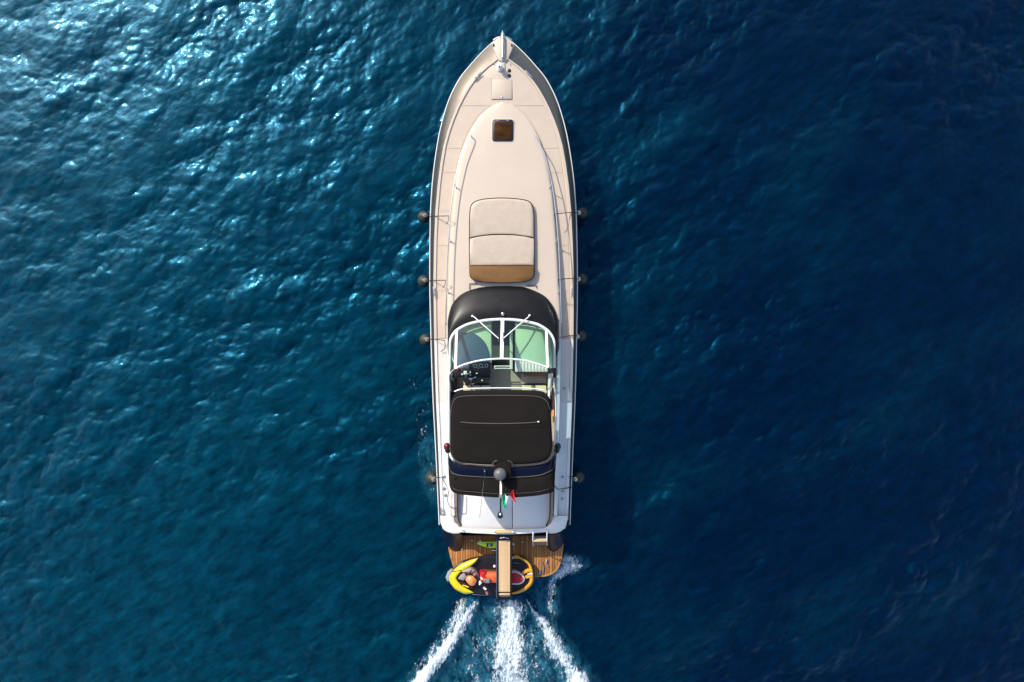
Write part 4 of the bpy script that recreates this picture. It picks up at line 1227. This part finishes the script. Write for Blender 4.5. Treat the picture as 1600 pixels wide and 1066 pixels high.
for a in ([(763, 850), (764, 850), (764, 853.6), (763, 853.6)], [(764, 852.7), (767, 852.7), (767, 853.6), (764, 853.6)], [(764, 851.2), (766.3, 851.2), (766.3, 852.0), (764, 852.0)], [(765, 849.7), (768.4, 849.7), (768.4, 850.4), (765, 850.4)]):
    m.slab(a, zl-.02, zl+.008, .001)
obj('white_letter', m, WMETAL, dc)
m = M(); m.slab([(746, 851.8), (752, 854.6), (760, 857.2), (775, 858.8), (775, 847), (760, 845.8), (750, 846.6)], ZP+.012, ZP+.08, .02); obj('board_base', m, BLACK, lb)

# ------------------------------------------------------------------ jet ski across the platform
js = thing('jet_ski', 'yellow and black jet ski with orange seat lying across the stern platform', 'jet ski', V(768, 898, .6, ZP+.012))
hullo = spl([(699.5, 904), (704, 892), (716, 881), (732, 874), (750, 870), (775, 867.5), (805, 867.5), (822, 873), (833, 885), (836, 898), (834, 912), (826, 921), (812, 928), (790, 931), (765, 931), (740, 929), (722, 926), (707, 917), (699.5, 904)], 4)[:-1]
zj = .62
o_ = [P(a, b, zj) for a, b in hullo]
cx_ = sum(p[0] for p in o_)/len(o_); cy_ = sum(p[1] for p in o_)/len(o_)
m = M(); rr2 = []
for k, kz in ((.55, ZP+.012), (.86, ZP+.1), (.985, ZP+.2), (1.0, zj-.02), (.985, zj), (.93, zj+.01), (.5, zj-.02), (.02, zj-.02)):
    rr2.append([(cx_+(p[0]-cx_)*k, cy_+(p[1]-cy_)*k, kz) for p in o_])
m.loft(rr2, True, True, True); jh = obj('ski_hull', m, SKI, js, smooth=45)
# bow fender
m = M(); m.pillow([(696, 903), (699, 895), (704, 890.5), (708, 890), (704, 899), (702, 908), (699, 909)], ZP+.25, ZP+.36, .06, .02); obj('bow_bumper', m, mat('pale_grey_rubber', (.27, .28, .29), .6), js)
# yellow bow crescent
yo = [(747, 871.5), (739, 873.5), (730, 876.5), (718, 882.5), (707.5, 891.5), (702.5, 898), (700.6, 904.5), (703.4, 911.5), (710.5, 920.5), (717, 924.6), (724, 927.6), (731, 928.4), (739.5, 926.6)]
yi = [(747.4, 872.2), (743, 878.5), (737.5, 883.5), (731, 887.4), (722, 892.5), (716.5, 898), (713, 903.5), (715, 908), (718.3, 911.8), (722, 915.5), (726.5, 918.2), (733, 921.6), (739.8, 925.8)]
A = spl(yo, 4); B = spl(yi, 4); m = M(); rr2 = []
for a, b in zip(A, B):
    r = []
    for q, zq in ((0, zj-.1), (.02, zj-.01), (.12, zj+.06), (.35, zj+.125), (.6, zj+.15), (.85, zj+.145), (.98, zj+.12), (1.0, zj-.02)):
        r.append(P(a[0]*(1-q)+b[0]*q, a[1]*(1-q)+b[1]*q, zq))
    rr2.append(r)
m.loft(rr2); yb_ = obj('bow_deck', m, YELLOW, js, smooth=50)
obj('panel_joint', M().tube([P(706, 893.8, zj+.115), P(713, 892, zj+.155), P(720.5, 891.2, zj+.15)], .010, 6), BLACK, yb_)
m = M(); m.ball(P(704.3, 904.6, zj+.12), .02, 8, 6); obj('drain_plug', m, BLACK, yb_)
obj('hull_stripe', M().tube([P(x_, y_, .57) for x_, y_ in spl([(738, 927.4), (748, 928.2), (762, 929)], 3)], .035, 8), WMETAL, js)
# grey fairings and orange hood
m = M(); m.slab([(715.5, 905), (720, 899), (726, 896), (729.5, 901), (724.5, 908)], zj, zj+.16, .03); obj('fairing', m, MESHG, js)
m = M(); m.slab([(721.5, 894), (729, 890.3), (735.5, 888), (740.5, 890.6), (746, 896), (749.5, 903.5), (747, 907), (742, 900.6), (737, 896.5), (729, 897.5), (726.5, 895.5)], zj, zj+.24, .04); fg = obj('fairing', m, MESHG, js)
m = M()
for a, b in (((724, 894.6), (731, 895)), ((730, 899), (737, 891)), ((733, 897.5), (742, 893)), ((738.5, 897), (743, 905))): m.tube([P(*a, zj+.25), P(*b, zj+.25)], .014, 6)
obj('fairing_slot', m, SKI, fg)
m = M(); m.pillow(spl([(727, 906.5), (730, 901.5), (735, 899.4), (740.5, 901), (744.5, 906), (743.5, 911.5), (740, 915.6), (735, 915.2), (731, 912), (727, 906.5)], 3)[:-1], zj, zj+.2, .1, .07); obj('hood', m, mat('pale_orange_gelcoat', (.83, .32, .11), .35, vscale=5, col2=(.85, .2, .06)), js, smooth=60)
m = M(); m.slab([(713.5, 905.5), (716, 906.5), (726, 910), (731, 914.5), (738, 918), (740, 921), (728, 917.5), (718, 911.5)], zj, zj+.15, .03); obj('footwell_edge', m, mat('dark_purple_plastic', (.025, .014, .026), .4), js)
m = M(); m.tube([P(722.5, 914.6, zj+.16), P(728, 916, zj+.17), P(732, 917.8, zj+.16)], .02, 8); obj('deck_stripe', m, YELLOW, js)
# handlebar
zh = zj+.40
m = M(); m.tube([P(742.5, 899, zh-.02), P(748, 906, zh), P(753, 913.5, zh), P(759.5, 924, zh-.02)], .038, 8); hb = obj('handlebar', m, BLACK, js)
m = M(); m.tube([P(759.5, 924, zh-.02), P(762, 928.6, zh-.03)], .04, 8); m.tube([P(742.5, 899, zh-.02), P(740.5, 895.5, zh-.03)], .04, 8); obj('grip', m, PINK, hb)
for a, b, r in (((748.2, 909.5), (752, 911.5), .032), ((750.5, 907.5), (749.5, 914), .026), ((755.5, 918), (759.3, 921.3), .034), ((751, 902.5), (753.5, 905.5), .03)):
    m = M(); m.tube([P(*a, zh+.05), P(*b, zh+.05)], r, 8); obj('switch_pod', m, WMETAL, hb)
m = M(); m.slab(rrect(757.5, 905, 765.5, 912, 1.5), zj+.1, zj+.36, .03); obj('instrument_pod', m, GREYV, js)
# seats
m = M(); m.pillow(rrect(750, 895.3, 783, 911.0, 4), zj-.02, zj+.22, .14, .05); obj('front_seat', m, ORANGE, js, smooth=50)
m = M(); m.pillow([(749, 895), (753, 893.8), (759, 895), (757, 899), (762, 904), (760, 906), (753, 902)], zj, zj+.27, .08, .02); obj('seat_trim', m, RED, js)
m = M(); m.slab([(756, 890), (782, 891), (782, 895), (758, 895)], zj-.02, zj+.06, .02); obj('side_tray', m, mat('dark_brown_tray', (.06, .028, .02), .5), js)
rs = spl([(795, 894.2), (803, 893.8), (811, 895.6), (817.5, 900), (820.2, 905.5), (817.5, 911), (811, 914), (803, 914.2), (795, 913.8)], 4)
m = M(); m.pillow(rs, zj-.02, zj+.16, .08, .01); ps = obj('rear_seat', m, WMETAL, js, smooth=50)
m = M(); m.pillow([(807+(a-807)*.80, 904.2+(b-904.2)*.78) for a, b in rs], zj+.1, zj+.21, .06, .025); obj('rear_seat_top', m, RED, ps, smooth=50)
# amber rear deck rim
ao = [(802.5, 867.5), (809, 867), (813, 870), (820, 873.5), (827.5, 879.5), (831.5, 886.5), (833.2, 896), (833.6, 905), (831.5, 912.5), (826, 919), (818, 924.5), (808, 927.6), (797, 928.6)]
ai = [(802.8, 873.3), (808.5, 873), (812, 873.5), (818, 876.8), (824, 881.5), (826.5, 887), (827, 896), (827.6, 905), (826, 911), (821.5, 915.5), (814.5, 920.5), (806, 924.3), (797, 926.6)]
A = spl(ao, 4); B = spl(ai, 4); m = M(); rr2 = []
for a, b in zip(A, B):
    rr2.append([P(a[0]*(1-q)+b[0]*q, a[1]*(1-q)+b[1]*q, zq) for q, zq in ((0, zj-.05), (.03, zj+.04), (.3, zj+.08), (.7, zj+.08), (.97, zj+.05), (1, zj-.02))])
m.loft(rr2); obj('stern_rim', m, AMBER, js, smooth=50)
for q in ([(815, 897), (817.5, 892.5), (825, 889.5), (832, 890.5), (832, 893.5), (824.5, 894.8), (818, 898)], [(820, 900.6), (825, 899.8), (832.5, 899.5), (832.5, 903.6), (826, 904), (821.5, 904.5)]):
    m = M(); m.slab(q, zj-.02, zj+.09, .02); obj('stern_pad', m, AMBER, js)
m = M(); m.tube([P(824, 897.5, zj+.08), P(832, 896.5, zj+.08)], .022, 8); obj('tow_eye', m, WMETAL, js)
for a in ((802.5, 879, 811, 881.5), (802, 889, 807, 893.5)):
    m = M(); m.slab([(a[0], a[1]), (a[2], a[1]+1.5), (a[2], a[3]), (a[0], a[3]-1)], zj-.02, zj+.03, .01); obj('deck_vent', m, GREYV, js)
for a in ((772.8, 885), (800, 871.5)):
    m = M(); m.ball(P(a[0], a[1], zj+.05), .05, 10, 6); obj('cap', m, WMETAL, js)
